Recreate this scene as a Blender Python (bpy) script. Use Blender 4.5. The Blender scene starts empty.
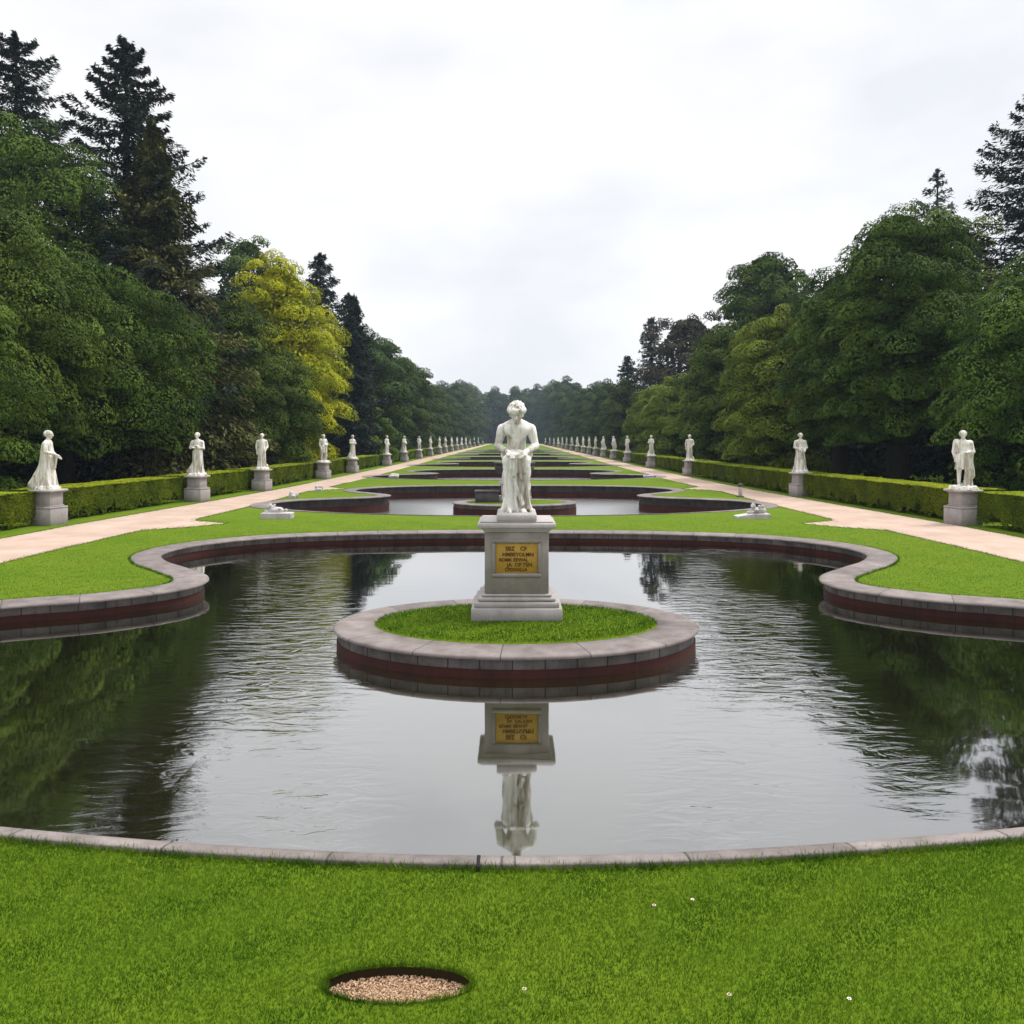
import bpy, math, random
import numpy as np
from mathutils import Vector
from mathutils.geometry import delaunay_2d_cdt

R = math.radians
sc = bpy.context.scene
COL = sc.collection

# ------------------------------------------------------------------ camera, sky, sun, exposure
H = 2.8
cam = bpy.data.cameras.new("camera")
cam.lens = 28.125
cam.sensor_width = 36
cam.shift_x = -0.002
cam.shift_y = -0.0723
cam.clip_end = 3000
camo = bpy.data.objects.new("camera", cam)
camo.location = (0, 0, H)
camo.rotation_euler = (R(90), 0, 0)
COL.objects.link(camo)
sc.camera = camo

SUN_EL, SUN_AZ = R(60), R(72)        # veiled sun, high on the right
world = bpy.data.worlds.new("World")
sc.world = world
world.use_nodes = True
wt = world.node_tree
wt.nodes.clear()
def wn(t): return wt.nodes.new(t)
wout = wn("ShaderNodeOutputWorld")
sky = wn("ShaderNodeTexSky"); sky.sky_type = 'NISHITA'; sky.sun_disc = False
sky.sun_elevation = SUN_EL; sky.sun_rotation = SUN_AZ
bg1 = wn("ShaderNodeBackground"); bg1.inputs[1].default_value = 0.1
wt.links.new(sky.outputs[0], bg1.inputs[0])
tc = wn("ShaderNodeTexCoord")
sep = wn("ShaderNodeSeparateXYZ"); wt.links.new(tc.outputs["Generated"], sep.inputs[0])
mp = wn("ShaderNodeMapping"); mp.inputs["Scale"].default_value = (1.5, 1.0, 3.2); mp.inputs["Location"].default_value = (0.7, 0.2, 0.35)
wt.links.new(tc.outputs["Generated"], mp.inputs[0])
nz = wn("ShaderNodeTexNoise"); nz.inputs["Scale"].default_value = 1.9; nz.inputs["Detail"].default_value = 4; nz.inputs["Roughness"].default_value = 0.5
wt.links.new(mp.outputs[0], nz.inputs["Vector"])
cr = wn("ShaderNodeValToRGB")
cr.color_ramp.elements[0].position = 0.36; cr.color_ramp.elements[0].color = (0.81, 0.825, 0.862, 1)
cr.color_ramp.elements[1].position = 0.58; cr.color_ramp.elements[1].color = (0.965, 0.965, 0.97, 1)
wt.links.new(nz.outputs[0], cr.inputs[0])
zr = wn("ShaderNodeMapRange"); zr.interpolation_type = 'SMOOTHSTEP'      # overcast cloud is brightest overhead
zr.inputs["From Min"].default_value = 0.42; zr.inputs["From Max"].default_value = 0.95
zr.inputs["To Min"].default_value = 1.0; zr.inputs["To Max"].default_value = 2.7
wt.links.new(sep.outputs[2], zr.inputs["Value"])
bg2 = wn("ShaderNodeBackground")
yr = wn("ShaderNodeMapRange"); yr.interpolation_type = 'SMOOTHSTEP'      # added dimming of the unseen sky behind the viewer, darkens front faces
yr.inputs["From Min"].default_value = -0.55; yr.inputs["From Max"].default_value = 0.15
yr.inputs["To Min"].default_value = 0.72; yr.inputs["To Max"].default_value = 1.0
wt.links.new(sep.outputs[1], yr.inputs["Value"])
ym = wn("ShaderNodeMath"); ym.operation = 'MULTIPLY'
wt.links.new(zr.outputs[0], ym.inputs[0]); wt.links.new(yr.outputs[0], ym.inputs[1])
wt.links.new(cr.outputs[0], bg2.inputs[0]); wt.links.new(ym.outputs[0], bg2.inputs[1])
mx = wn("ShaderNodeMixShader"); mx.inputs[0].default_value = 0.93
wt.links.new(bg1.outputs[0], mx.inputs[1]); wt.links.new(bg2.outputs[0], mx.inputs[2])
wt.links.new(mx.outputs[0], wout.inputs[0])

sun = bpy.data.lights.new("sun", 'SUN')
sun.energy = 2.5; sun.angle = R(12); sun.color = (1.0, 0.96, 0.90)
suno = bpy.data.objects.new("sun", sun)
sd = Vector((math.sin(SUN_AZ) * math.cos(SUN_EL), math.cos(SUN_AZ) * math.cos(SUN_EL), math.sin(SUN_EL)))
suno.rotation_euler = sd.to_track_quat('Z', 'Y').to_euler()
suno.location = (10, 20, 60)
COL.objects.link(suno)

sc.view_settings.view_transform = 'Standard'
sc.view_settings.look = 'None'
sc.view_settings.exposure = 0.18
sc.view_settings.gamma = 1.0
sc.cycles.max_bounces = 6
sc.cycles.diffuse_bounces = 3
sc.cycles.volume_bounces = 0
sc.cycles.transparent_max_bounces = 4

# ------------------------------------------------------------------ helpers
def mk_mesh(name, V, F, uv=None, smooth=True):
    """V (n,3), F (m,k) faces of one size, or a list of such arrays"""
    V = np.asarray(V, dtype=np.float32)
    Fs = F if isinstance(F, list) else [F]
    Fs = [np.asarray(f, dtype=np.int32) for f in Fs if len(f)]
    me = bpy.data.meshes.new(name)
    me.vertices.add(len(V)); me.vertices.foreach_set("co", V.ravel())
    nl = sum(f.size for f in Fs); nf = sum(len(f) for f in Fs)
    me.loops.add(nl); me.polygons.add(nf)
    me.loops.foreach_set("vertex_index", np.concatenate([f.ravel() for f in Fs]))
    tot = np.concatenate([np.full(len(f), f.shape[1], np.int32) for f in Fs])
    st = np.concatenate([[0], np.cumsum(tot)[:-1]]).astype(np.int32)
    me.polygons.foreach_set("loop_start", st)
    if smooth: me.polygons.foreach_set("use_smooth", np.ones(nf, dtype=bool))
    if uv is not None:
        l = me.uv_layers.new(name="UVMap")
        idx = np.concatenate([f.ravel() for f in Fs])
        l.data.foreach_set("uv", np.asarray(uv, np.float32)[idx].ravel())
    me.update(calc_edges=True)
    me.validate()
    return me

def link(name, me, mat=None, parent=None):
    o = bpy.data.objects.new(name, me)
    COL.objects.link(o)
    if mat is not None:
        me.materials.clear(); me.materials.append(mat)
    if parent is not None: o.parent = parent
    return o

def tag(o, label=None, cat=None, group=None, kind=None):
    if label: o["label"] = label
    if cat: o["category"] = cat
    if group: o["group"] = group
    if kind: o["kind"] = kind
    return o

def empty(name, loc, rz=0.0, **kw):
    o = bpy.data.objects.new(name, None)
    o.empty_display_size = 0.2
    COL.objects.link(o)
    o.location = loc; o.rotation_euler = (0, 0, rz)
    return tag(o, **kw)

def copy_tree(o, parent=None):
    c = o.copy(); COL.objects.link(c)
    if parent is not None: c.parent = parent
    for ch in list(o.children): copy_tree(ch, c)
    return c

def box_vf(x0, x1, y0, y1, z0, z1, bev=0.012):
    """bevelled box: 24 verts"""
    b = min(bev, (x1-x0)/3, (y1-y0)/3, (z1-z0)/3)
    import itertools
    V = []; idx = {}
    c = [(x0, x1), (y0, y1), (z0, z1)]
    for s in itertools.product((0, 1), repeat=3):
        for ax in range(3):
            p = []
            for k in range(3):
                v = c[k][s[k]]
                if k != ax: v += b if s[k] == 0 else -b
                p.append(v)
            idx[(s, ax)] = len(V); V.append(p)
    F4 = []; F3 = []
    def order(ids):
        P = np.array([V[i] for i in ids]); ce = P.mean(0)
        n = ce - np.array([(x0+x1)/2, (y0+y1)/2, (z0+z1)/2])
        a = P[0]-ce; n = n/np.linalg.norm(n); a = a-n*a.dot(n); bb = np.cross(n, a)
        ang = [math.atan2((p-ce).dot(bb), (p-ce).dot(a)) for p in P]
        return [ids[i] for i in np.argsort(ang)]
    for ax in range(3):
        for side in (0, 1):
            ids = [idx[(s, ax)] for s in itertools.product((0, 1), repeat=3) if s[ax] == side]
            F4.append(order(ids))
    for s in itertools.product((0, 1), repeat=3):
        F3.append(order([idx[(s, a)] for a in range(3)]))
    for a1 in range(3):
        for a2 in range(a1+1, 3):
            oth = 3-a1-a2
            for v1 in (0, 1):
                for v2 in (0, 1):
                    ids = []
                    for w in (0, 1):
                        s = [0, 0, 0]; s[a1] = v1; s[a2] = v2; s[oth] = w
                        ids += [idx[(tuple(s), a1)], idx[(tuple(s), a2)]]
                    F4.append(order(ids))
    return np.array(V), np.array(F4), np.array(F3)

class MB:
    """collects pieces into one mesh"""
    def __init__(s): s.V = []; s.F = {}; s.n = 0
    def add(s, V, *Fs):
        s.V.append(np.asarray(V, float))
        for f in Fs:
            f = np.asarray(f)
            if len(f): s.F.setdefault(f.shape[1], []).append(f + s.n)
        s.n += len(V); return s
    def box(s, *a, bev=0.012): return s.add(*box_vf(*a, bev=bev))
    def build(s, name, mat, parent=None, smooth=False):
        me = mk_mesh(name, np.concatenate(s.V), [np.concatenate(f) for f in s.F.values()], smooth=smooth)
        return link(name, me, mat, parent)

def tube(P, rad, ns=8):
    P = np.asarray(P, float); n = len(P); rad = np.broadcast_to(np.asarray(rad, float), (n,))
    T = np.gradient(P, axis=0); T /= np.linalg.norm(T, axis=1)[:, None] + 1e-9
    ref = np.array([0.31, 0.87, 0.12]); ref = ref/np.linalg.norm(ref)
    A = np.cross(T, ref); A /= np.linalg.norm(A, axis=1)[:, None] + 1e-9
    B = np.cross(T, A)
    a = np.linspace(0, 2*np.pi, ns, endpoint=False)
    V = P[:, None] + rad[:, None, None]*(np.cos(a)[None, :, None]*A[:, None] + np.sin(a)[None, :, None]*B[:, None])
    V = V.reshape(-1, 3)
    i = np.arange(n-1)[:, None]*ns; j = np.arange(ns)[None]; k = (j+1) % ns
    F = np.stack([i+j, i+k, i+ns+k, i+ns+j], -1).reshape(-1, 4)
    return V, F

def lathe(prof, ns=32, sx=1.0, sy=1.0):
    prof = np.asarray(prof, float)
    a = np.linspace(0, 2*np.pi, ns, endpoint=False)
    V = np.stack([prof[:, None, 0]*np.cos(a)*sx, prof[:, None, 0]*np.sin(a)*sy, np.broadcast_to(prof[:, None, 1], (len(prof), ns))], -1).reshape(-1, 3)
    i = np.arange(len(prof)-1)[:, None]*ns; j = np.arange(ns)[None]; k = (j+1) % ns
    return V, np.stack([i+j, i+k, i+ns+k, i+ns+j], -1).reshape(-1, 4)

# ------------------------------------------------------------------ materials
def mat_new(name):
    m = bpy.data.materials.new(name); m.use_nodes = True
    nt = m.node_tree; nt.nodes.clear()
    out = nt.nodes.new("ShaderNodeOutputMaterial")
    return m, nt, out
def N(nt, t, **kw):
    n = nt.nodes.new(t)
    for k, v in kw.items(): setattr(n, k, v)
    return n
def noise(nt, vec, scale, detail=4, rough=0.55, dist=0.0):
    n = N(nt, "ShaderNodeTexNoise"); n.inputs["Scale"].default_value = scale
    n.inputs["Detail"].default_value = detail; n.inputs["Roughness"].default_value = rough
    n.inputs["Distortion"].default_value = dist
    if vec is not None: nt.links.new(vec, n.inputs["Vector"])
    return n.outputs[0]
def ramp(nt, fac, stops, interp='LINEAR'):
    r = N(nt, "ShaderNodeValToRGB"); cr = r.color_ramp; cr.interpolation = interp
    while len(cr.elements) < len(stops): cr.elements.new(0.5)
    for e, (p, c) in zip(cr.elements, stops):
        e.position = p; e.color = (*c, 1) if len(c) == 3 else c
    nt.links.new(fac, r.inputs[0]); return r.outputs[0]
def mixc(nt, fac, a, b, mode='MIX'):
    m = N(nt, "ShaderNodeMix", data_type='RGBA', blend_type=mode)
    for s, v in ((0, fac), (6, a), (7, b)):
        if isinstance(v, (int, float)): m.inputs[s].default_value = v
        elif isinstance(v, tuple): m.inputs[s].default_value = (*v, 1)
        else: nt.links.new(v, m.inputs[s])
    return m.outputs[2]
def mth(nt, op, a, b=0.0, clamp=False):
    m = N(nt, "ShaderNodeMath", operation=op, use_clamp=clamp)
    for s, v in ((0, a), (1, b)):
        if isinstance(v, (int, float)): m.inputs[s].default_value = v
        else: nt.links.new(v, m.inputs[s])
    return m.outputs[0]
def mapping(nt, vec, scale=(1, 1, 1), rot=(0, 0, 0)):
    m = N(nt, "ShaderNodeMapping"); m.inputs["Scale"].default_value = scale; m.inputs["Rotation"].default_value = rot
    nt.links.new(vec, m.inputs[0]); return m.outputs[0]
def bump(nt, h, strength, dist):
    b = N(nt, "ShaderNodeBump"); b.inputs["Strength"].default_value = strength; b.inputs["Distance"].default_value = dist
    nt.links.new(h, b.inputs["Height"]); return b.outputs[0]
def pbsdf(nt, out, col, rough=0.8, spec=0.3, normal=None):
    p = N(nt, "ShaderNodeBsdfPrincipled")
    if isinstance(col, tuple): p.inputs["Base Color"].default_value = (*col, 1)
    else: nt.links.new(col, p.inputs["Base Color"])
    if isinstance(rough, (int, float)): p.inputs["Roughness"].default_value = rough
    else: nt.links.new(rough, p.inputs["Roughness"])
    p.inputs["Specular IOR Level"].default_value = spec
    if normal is not None: nt.links.new(normal, p.inputs["Normal"])
    nt.links.new(p.outputs[0], out.inputs[0]); return p

def leaf_mat(name, dark, light, clump=0.35, trans=0.07):
    m, nt, out = mat_new(name)
    geo = N(nt, "ShaderNodeNewGeometry"); t = N(nt, "ShaderNodeTexCoord")
    oi = N(nt, "ShaderNodeObjectInfo")
    n1 = noise(nt, t.outputs["Object"], clump, 3)
    c = mixc(nt, ramp(nt, n1, [(0.38, (0, 0, 0)), (0.62, (1, 1, 1))]), dark, light)
    f = mth(nt, 'MULTIPLY_ADD', geo.outputs["Random Per Island"], 0.7); f.node.inputs[2].default_value = 0.65
    hs = N(nt, "ShaderNodeHueSaturation"); nt.links.new(c, hs.inputs["Color"]); nt.links.new(f, hs.inputs["Value"])
    hue = mth(nt, 'MULTIPLY_ADD', oi.outputs["Random"], 0.02); hue.node.inputs[2].default_value = 0.49
    nt.links.new(hue, hs.inputs["Hue"])
    d = N(nt, "ShaderNodeBsdfPrincipled"); nt.links.new(hs.outputs[0], d.inputs["Base Color"])
    d.inputs["Roughness"].default_value = 0.6; d.inputs["Specular IOR Level"].default_value = 0.04
    tr = N(nt, "ShaderNodeBsdfTranslucent"); nt.links.new(hs.outputs[0], tr.inputs[0])
    ms = N(nt, "ShaderNodeMixShader"); ms.inputs[0].default_value = trans
    nt.links.new(d.outputs[0], ms.inputs[1]); nt.links.new(tr.outputs[0], ms.inputs[2])
    nt.links.new(ms.outputs[0], out.inputs[0])
    return m

M = {}
M['leaf_dark'] = leaf_mat("leaf_dark", (0.024, 0.048, 0.006), (0.084, 0.132, 0.016))
M['leaf_mid'] = leaf_mat("leaf_mid", (0.032, 0.062, 0.008), (0.100, 0.160, 0.022))
M['leaf_olive'] = leaf_mat("leaf_olive", (0.085, 0.130, 0.013), (0.155, 0.205, 0.024))
M['leaf_yellow'] = leaf_mat("leaf_yellow", (0.23, 0.265, 0.010), (0.43, 0.43, 0.014))
M['leaf_brown'] = leaf_mat("leaf_brown", (0.040, 0.038, 0.024), (0.070, 0.062, 0.040))
M['needle_dark'] = leaf_mat("needle_dark", (0.014, 0.024, 0.018), (0.026, 0.040, 0.026), trans=0.08)
M['needle_brown'] = leaf_mat("needle_brown", (0.046, 0.052, 0.016), (0.125, 0.118, 0.034), clump=0.6, trans=0.1)
M['needle_grey'] = leaf_mat("needle_grey", (0.05, 0.066, 0.06), (0.08, 0.10, 0.09), trans=0.1)
M['leaf_far'] = leaf_mat("leaf_far", (0.030, 0.054, 0.011), (0.060, 0.092, 0.018))
M['leaf_rank_shade'] = leaf_mat("leaf_rank_shade", (0.008, 0.016, 0.005), (0.018, 0.032, 0.008))  # second-rank leaves darkened: shade between the crowns put into the colour
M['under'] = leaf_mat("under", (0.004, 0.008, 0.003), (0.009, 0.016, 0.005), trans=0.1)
M['hedge_lit'] = leaf_mat("hedge_lit", (0.20, 0.26, 0.014), (0.31, 0.36, 0.022), clump=0.9, trans=0.2)  # hedge tops lighter than the sides: top light put into the leaf colour
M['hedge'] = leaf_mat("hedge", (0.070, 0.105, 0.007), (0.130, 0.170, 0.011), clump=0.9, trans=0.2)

def bark_mat(name, a, b):
    m, nt, out = mat_new(name)
    t = N(nt, "ShaderNodeTexCoord")
    n = noise(nt, mapping(nt, t.outputs["Object"], (6, 6, 1.2)), 2.0, 6, 0.65)
    pbsdf(nt, out, ramp(nt, n, [(0.3, a), (0.7, b)]), 0.9, 0.1, bump(nt, n, 0.7, 0.05))
    return m
M['bark'] = bark_mat("bark", (0.014, 0.011, 0.008), (0.042, 0.034, 0.026))

def stone_mat(name, a, b, stain, joints=0.0, streak=True, joint_col=(0.05, 0.045, 0.045), bumpd=0.012, uvj=True, stain_amt=0.6, stain_at=0.50):
    m, nt, out = mat_new(name)
    t = N(nt, "ShaderNodeTexCoord")
    n = noise(nt, t.outputs["Object"], 3.0, 7, 0.62)
    fine = noise(nt, t.outputs["Object"], 60.0, 3, 0.6)
    c = ramp(nt, n, [(0.3, a), (0.7, b)])
    s = noise(nt, mapping(nt, t.outputs["Object"], (5, 5, 0.7) if streak else (1.6, 1.6, 1.6)), 1.6, 6, 0.7)
    c = mixc(nt, mth(nt, 'MULTIPLY', ramp(nt, s, [(stain_at, (0, 0, 0)), (stain_at+0.22, (1, 1, 1))]), stain_amt), c, stain)
    c = mixc(nt, 0.35, c, ramp(nt, fine, [(0.3, (0.55, 0.55, 0.55)), (0.7, (1.15, 1.15, 1.15))]), 'MULTIPLY')
    hgt = mth(nt, 'ADD', mth(nt, 'MULTIPLY', n, 0.7), mth(nt, 'MULTIPLY', fine, 0.3))
    if joints:
        sp = N(nt, "ShaderNodeSeparateXYZ"); nt.links.new(t.outputs["UV"], sp.inputs[0])
        w = noise(nt, t.outputs["Object"], 8.0, 2)
        u = mth(nt, 'ADD', sp.outputs[0], mth(nt, 'MULTIPLY', w, 0.012))
        fl = mth(nt, 'FLOOR', mth(nt, 'DIVIDE', u, joints))
        wnz = N(nt, "ShaderNodeTexWhiteNoise", noise_dimensions='1D'); nt.links.new(fl, wnz.inputs["W"])
        tone = mth(nt, 'MULTIPLY_ADD', wnz.outputs[0], 0.30); tone.node.inputs[2].default_value = 0.83
        c = mixc(nt, 1.0, c, N(nt, "ShaderNodeCombineColor").outputs[0], 'MULTIPLY')
        cc = c.node.inputs[7].links[0].from_node
        for k in range(3): nt.links.new(tone, cc.inputs[k])
        fr = mth(nt, 'FRACT', mth(nt, 'DIVIDE', u, joints))
        j = mth(nt, 'LESS_THAN', fr, 0.018/joints)
        c = mixc(nt, mth(nt, 'MULTIPLY', j, 0.8), c, joint_col)
        hgt = mth(nt, 'SUBTRACT', hgt, j)
    pbsdf(nt, out, c, 0.82, 0.25, bump(nt, hgt, 0.5, bumpd))
    return m
M['marble'] = stone_mat("marble", (0.80, 0.775, 0.72), (0.88, 0.865, 0.83), (0.25, 0.205, 0.145), stain_amt=0.95, stain_at=0.44)
M['pedestal'] = stone_mat("pedestal_stone", (0.29, 0.262, 0.26), (0.41, 0.375, 0.37), (0.24, 0.21, 0.19), stain_amt=0.5)
M['pedestal_main'] = stone_mat("pedestal_main", (0.215, 0.192, 0.172), (0.30, 0.270, 0.245), (0.20, 0.195, 0.13), stain_amt=0.55)
M['cornice'] = stone_mat("cornice_stone", (0.38, 0.35, 0.335), (0.50, 0.465, 0.45), (0.33, 0.29, 0.26), stain_amt=0.4)
M['coping'] = stone_mat("coping_stone", (0.155, 0.130, 0.122), (0.265, 0.228, 0.216), (0.075, 0.062, 0.056), joints=1.15, streak=False, stain_amt=0.5)
M['wall'] = stone_mat("wall_stone", (0.055, 0.048, 0.044), (0.15, 0.135, 0.125), (0.014, 0.012, 0.011), joints=0.42, joint_col=(0.006, 0.005, 0.005))
M['wall_deep'] = stone_mat("wall_deep", (0.022, 0.019, 0.018), (0.060, 0.052, 0.048), (0.008, 0.007, 0.007), joints=0.42, joint_col=(0.006, 0.005, 0.005))
M['band'] = stone_mat("red_band", (0.022, 0.006, 0.004), (0.055, 0.012, 0.007), (0.009, 0.005, 0.004), joints=0.42, joint_col=(0.03, 0.012, 0.01))
M['greystone'] = stone_mat("grey_stone", (0.05, 0.045, 0.045), (0.11, 0.10, 0.10), (0.12, 0.105, 0.10))
M['frag'] = stone_mat("fragment_stone", (0.45, 0.41, 0.42), (0.62, 0.58, 0.59), (0.20, 0.15, 0.16), streak=False)

def lawn_mat():
    m, nt, out = mat_new("lawn")
    t = N(nt, "ShaderNodeTexCoord"); P = t.outputs["Object"]
    big = noise(nt, P, 0.35, 5, 0.6)
    mid = noise(nt, P, 2.2, 5, 0.65)
    fine = noise(nt, P, 40.0, 4, 0.7)
    # mown bands run across the lawn at a slant
    c = ramp(nt, mid, [(0.3, (0.068, 0.136, 0.005)), (0.55, (0.098, 0.172, 0.007)), (0.8, (0.132, 0.192, 0.011))])
    c = mixc(nt, ramp(nt, big, [(0.35, (0, 0, 0)), (0.7, (1, 1, 1))]), c, (0.122, 0.182, 0.010))
    w = N(nt, "ShaderNodeTexWave", wave_type='BANDS', bands_direction='DIAGONAL'); w.inputs["Scale"].default_value = 0.22; w.inputs["Distortion"].default_value = 1.5
    w.inputs["Detail"].default_value = 2
    nt.links.new(P, w.inputs[0])
    c = mixc(nt, mth(nt, 'MULTIPLY', w.outputs[1], 0.22), c, (0.145, 0.215, 0.012))
    c = mixc(nt, 0.55, c, ramp(nt, fine, [(0.25, (0.45, 0.45, 0.45)), (0.75, (1.25, 1.25, 1.25))]), 'MULTIPLY')
    pbsdf(nt, out, c, 0.9, 0.08, bump(nt, fine, 0.6, 0.03))
    return m
M['lawn'] = lawn_mat()
def blade_mat():
    m, nt, out = mat_new("grass_blade")
    geo = N(nt, "ShaderNodeNewGeometry"); t = N(nt, "ShaderNodeTexCoord"); P = t.outputs["Object"]
    mid = noise(nt, P, 3.2, 6, 0.7); big = noise(nt, P, 0.9, 3, 0.6)
    c = ramp(nt, mid, [(0.34, (0.027, 0.080, 0.006)), (0.5, (0.062, 0.145, 0.009)), (0.66, (0.132, 0.212, 0.020))])
    c = mixc(nt, ramp(nt, big, [(0.42, (0, 0, 0)), (0.66, (0.65, 0.65, 0.65))]), c, (0.040, 0.098, 0.008))
    w = N(nt, "ShaderNodeTexWave", wave_type='BANDS', bands_direction='X'); w.inputs["Scale"].default_value = 0.50; w.inputs["Distortion"].default_value = 0.8; w.inputs["Detail"].default_value = 2
    nt.links.new(mapping(nt, P, (1, 1, 1), (0, 0, 0.95)), w.inputs[0])
    c = mixc(nt, mth(nt, 'MULTIPLY', w.outputs[1], 0.66), c, (0.128, 0.216, 0.015))
    st = noise(nt, P, 5.5, 3, 0.6)
    c = mixc(nt, ramp(nt, st, [(0.68, (0, 0, 0)), (0.78, (0.55, 0.55, 0.55))]), c, (0.21, 0.19, 0.06))
    f = mth(nt, 'MULTIPLY_ADD', geo.outputs["Random Per Island"], 0.5); f.node.inputs[2].default_value = 0.76
    hs = N(nt, "ShaderNodeHueSaturation"); nt.links.new(c, hs.inputs["Color"]); nt.links.new(f, hs.inputs["Value"])
    d = N(nt, "ShaderNodeBsdfDiffuse"); nt.links.new(hs.outputs[0], d.inputs[0])
    tr = N(nt, "ShaderNodeBsdfTranslucent"); nt.links.new(hs.outputs[0], tr.inputs[0])
    ms = N(nt, "ShaderNodeMixShader"); ms.inputs[0].default_value = 0.3
    nt.links.new(d.outputs[0], ms.inputs[1]); nt.links.new(tr.outputs[0], ms.inputs[2])
    nt.links.new(ms.outputs[0], out.inputs[0]); return m
M['blade'] = blade_mat()

def path_mat():
    m, nt, out = mat_new("path_gravel")
    t = N(nt, "ShaderNodeTexCoord"); P = t.outputs["Object"]
    n = noise(nt, P, 0.8, 5, 0.6); f = noise(nt, P, 70, 3, 0.7)
    c = ramp(nt, n, [(0.3, (0.39, 0.285, 0.225)), (0.7, (0.52, 0.395, 0.325))])
    pt = noise(nt, mapping(nt, P, (2.5, 0.5, 1)), 1.3, 5, 0.7)
    c = mixc(nt, ramp(nt, pt, [(0.55, (0, 0, 0)), (0.72, (0.5, 0.5, 0.5))]), c, (0.36, 0.27, 0.20))
    c = mixc(nt, 0.4, c, ramp(nt, f, [(0.3, (0.6, 0.6, 0.6)), (0.7, (1.2, 1.2, 1.2))]), 'MULTIPLY')
    pbsdf(nt, out, c, 0.95, 0.1, bump(nt, f, 0.4, 0.01)); return m
M['path'] = path_mat()

def water_mat(name, calm):
    m, nt, out = mat_new(name)
    t = N(nt, "ShaderNodeTexCoord"); P = t.outputs["Object"]
    sx = N(nt, "ShaderNodeSeparateXYZ"); nt.links.new(P, sx.inputs[0])
    lane = mth(nt, 'SUBTRACT', mth(nt, 'ABSOLUTE', sx.outputs[0]), mth(nt, 'MULTIPLY', sx.outputs[1], 0.24))       # two lanes of wind ripple either side of the island
    side = N(nt, "ShaderNodeMapRange", interpolation_type='SMOOTHSTEP'); nt.links.new(mth(nt, 'ABSOLUTE', mth(nt, 'SUBTRACT', lane, 0.75)), side.inputs[0])
    side.inputs[1].default_value = 1.7; side.inputs[2].default_value = 0.5; side.inputs[3].default_value = 0.0
    lee = N(nt, "ShaderNodeMapRange", interpolation_type='SMOOTHSTEP'); nt.links.new(sx.outputs[1], lee.inputs[0])   # the near bank shelters the water below it
    lee.inputs[1].default_value = 5.2; lee.inputs[2].default_value = 7.0; lee.inputs[3].default_value = 0.3
    patch = ramp(nt, noise(nt, mapping(nt, P, (0.42, 0.20, 1)), 1.0, 2, 0.5), [(0.36, (0.15, 0.15, 0.15)), (0.54, (1, 1, 1))])
    patch = mth(nt, 'MULTIPLY', mth(nt, 'MULTIPLY', patch, side.outputs[0]), lee.outputs[0])
    if not calm: patch = ramp(nt, noise(nt, mapping(nt, P, (0.42, 0.20, 1)), 1.0, 2, 0.5), [(0.36, (0.03, 0.03, 0.03)), (0.54, (0.10, 0.10, 0.10))])
    rip = noise(nt, mapping(nt, P, (1.25, 3.3, 1)), 1.7, 4, 0.5, 0.9)
    swell = noise(nt, mapping(nt, P, (0.7, 1.6, 1)), 1.0, 2, 0.5)
    h = mth(nt, 'ADD', mth(nt, 'MULTIPLY', mth(nt, 'MULTIPLY', rip, patch), 0.021), mth(nt, 'MULTIPLY', swell, 0.0016))
    b = N(nt, "ShaderNodeBump"); b.inputs["Strength"].default_value = 1.0; b.inputs["Distance"].default_value = 1.0
    nt.links.new(h, b.inputs["Height"])
    d = N(nt, "ShaderNodeBsdfDiffuse"); d.inputs[0].default_value = (0.014, 0.013, 0.003, 1)
    g = N(nt, "ShaderNodeBsdfGlossy"); g.inputs["Roughness"].default_value = 0.03 if calm else 0.24
    nt.links.new(b.outputs[0], g.inputs["Normal"])
    lw = N(nt, "ShaderNodeLayerWeight"); lw.inputs[0].default_value = 0.5; nt.links.new(b.outputs[0], lw.inputs["Normal"])
    fr = ramp(nt, lw.outputs["Facing"], [(0.0, (0.22,)*3), (0.48, (0.44,)*3), (0.83, (0.90,)*3), (1.0, (1,)*3)])
    ms = N(nt, "ShaderNodeMixShader"); nt.links.new(fr, ms.inputs[0]); nt.links.new(d.outputs[0], ms.inputs[1]); nt.links.new(g.outputs[0], ms.inputs[2])
    nt.links.new(ms.outputs[0], out.inputs[0])
    return m
M['water'] = water_mat("water", True)
M['water_breezy'] = water_mat("water_breezy", False)

def plain(name, col, rough=0.7, spec=0.3):
    m, nt, out = mat_new(name)
    t = N(nt, "ShaderNodeTexCoord"); n = noise(nt, t.outputs["Object"], 30, 5, 0.7)
    c = mixc(nt, 0.5, col, ramp(nt, n, [(0.3, (0.55, 0.55, 0.55)), (0.7, (1.2, 1.2, 1.2))]), 'MULTIPLY')
    pbsdf(nt, out, c, rough, spec); return m
M['plaque'] = plain("plaque_brass", (0.40, 0.235, 0.025), 0.55, 0.4)
M['letter'] = plain("plaque_letter", (0.085, 0.035, 0.008), 0.7)
M['pit'] = plain("pit_gravel", (0.44, 0.30, 0.19), 0.95, 0.1)
M['soil'] = plain("soil", (0.035, 0.025, 0.012), 0.95, 0.05)
M['petal'] = plain("petal", (0.8, 0.76, 0.72), 0.7)
M['flower_eye'] = plain("flower_eye", (0.30, 0.05, 0.035), 0.8)
M['stem'] = plain("flower_stem", (0.08, 0.16, 0.02), 0.8)
M['gap'] = plain("joint_dark", (0.012, 0.01, 0.01), 0.9)

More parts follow.
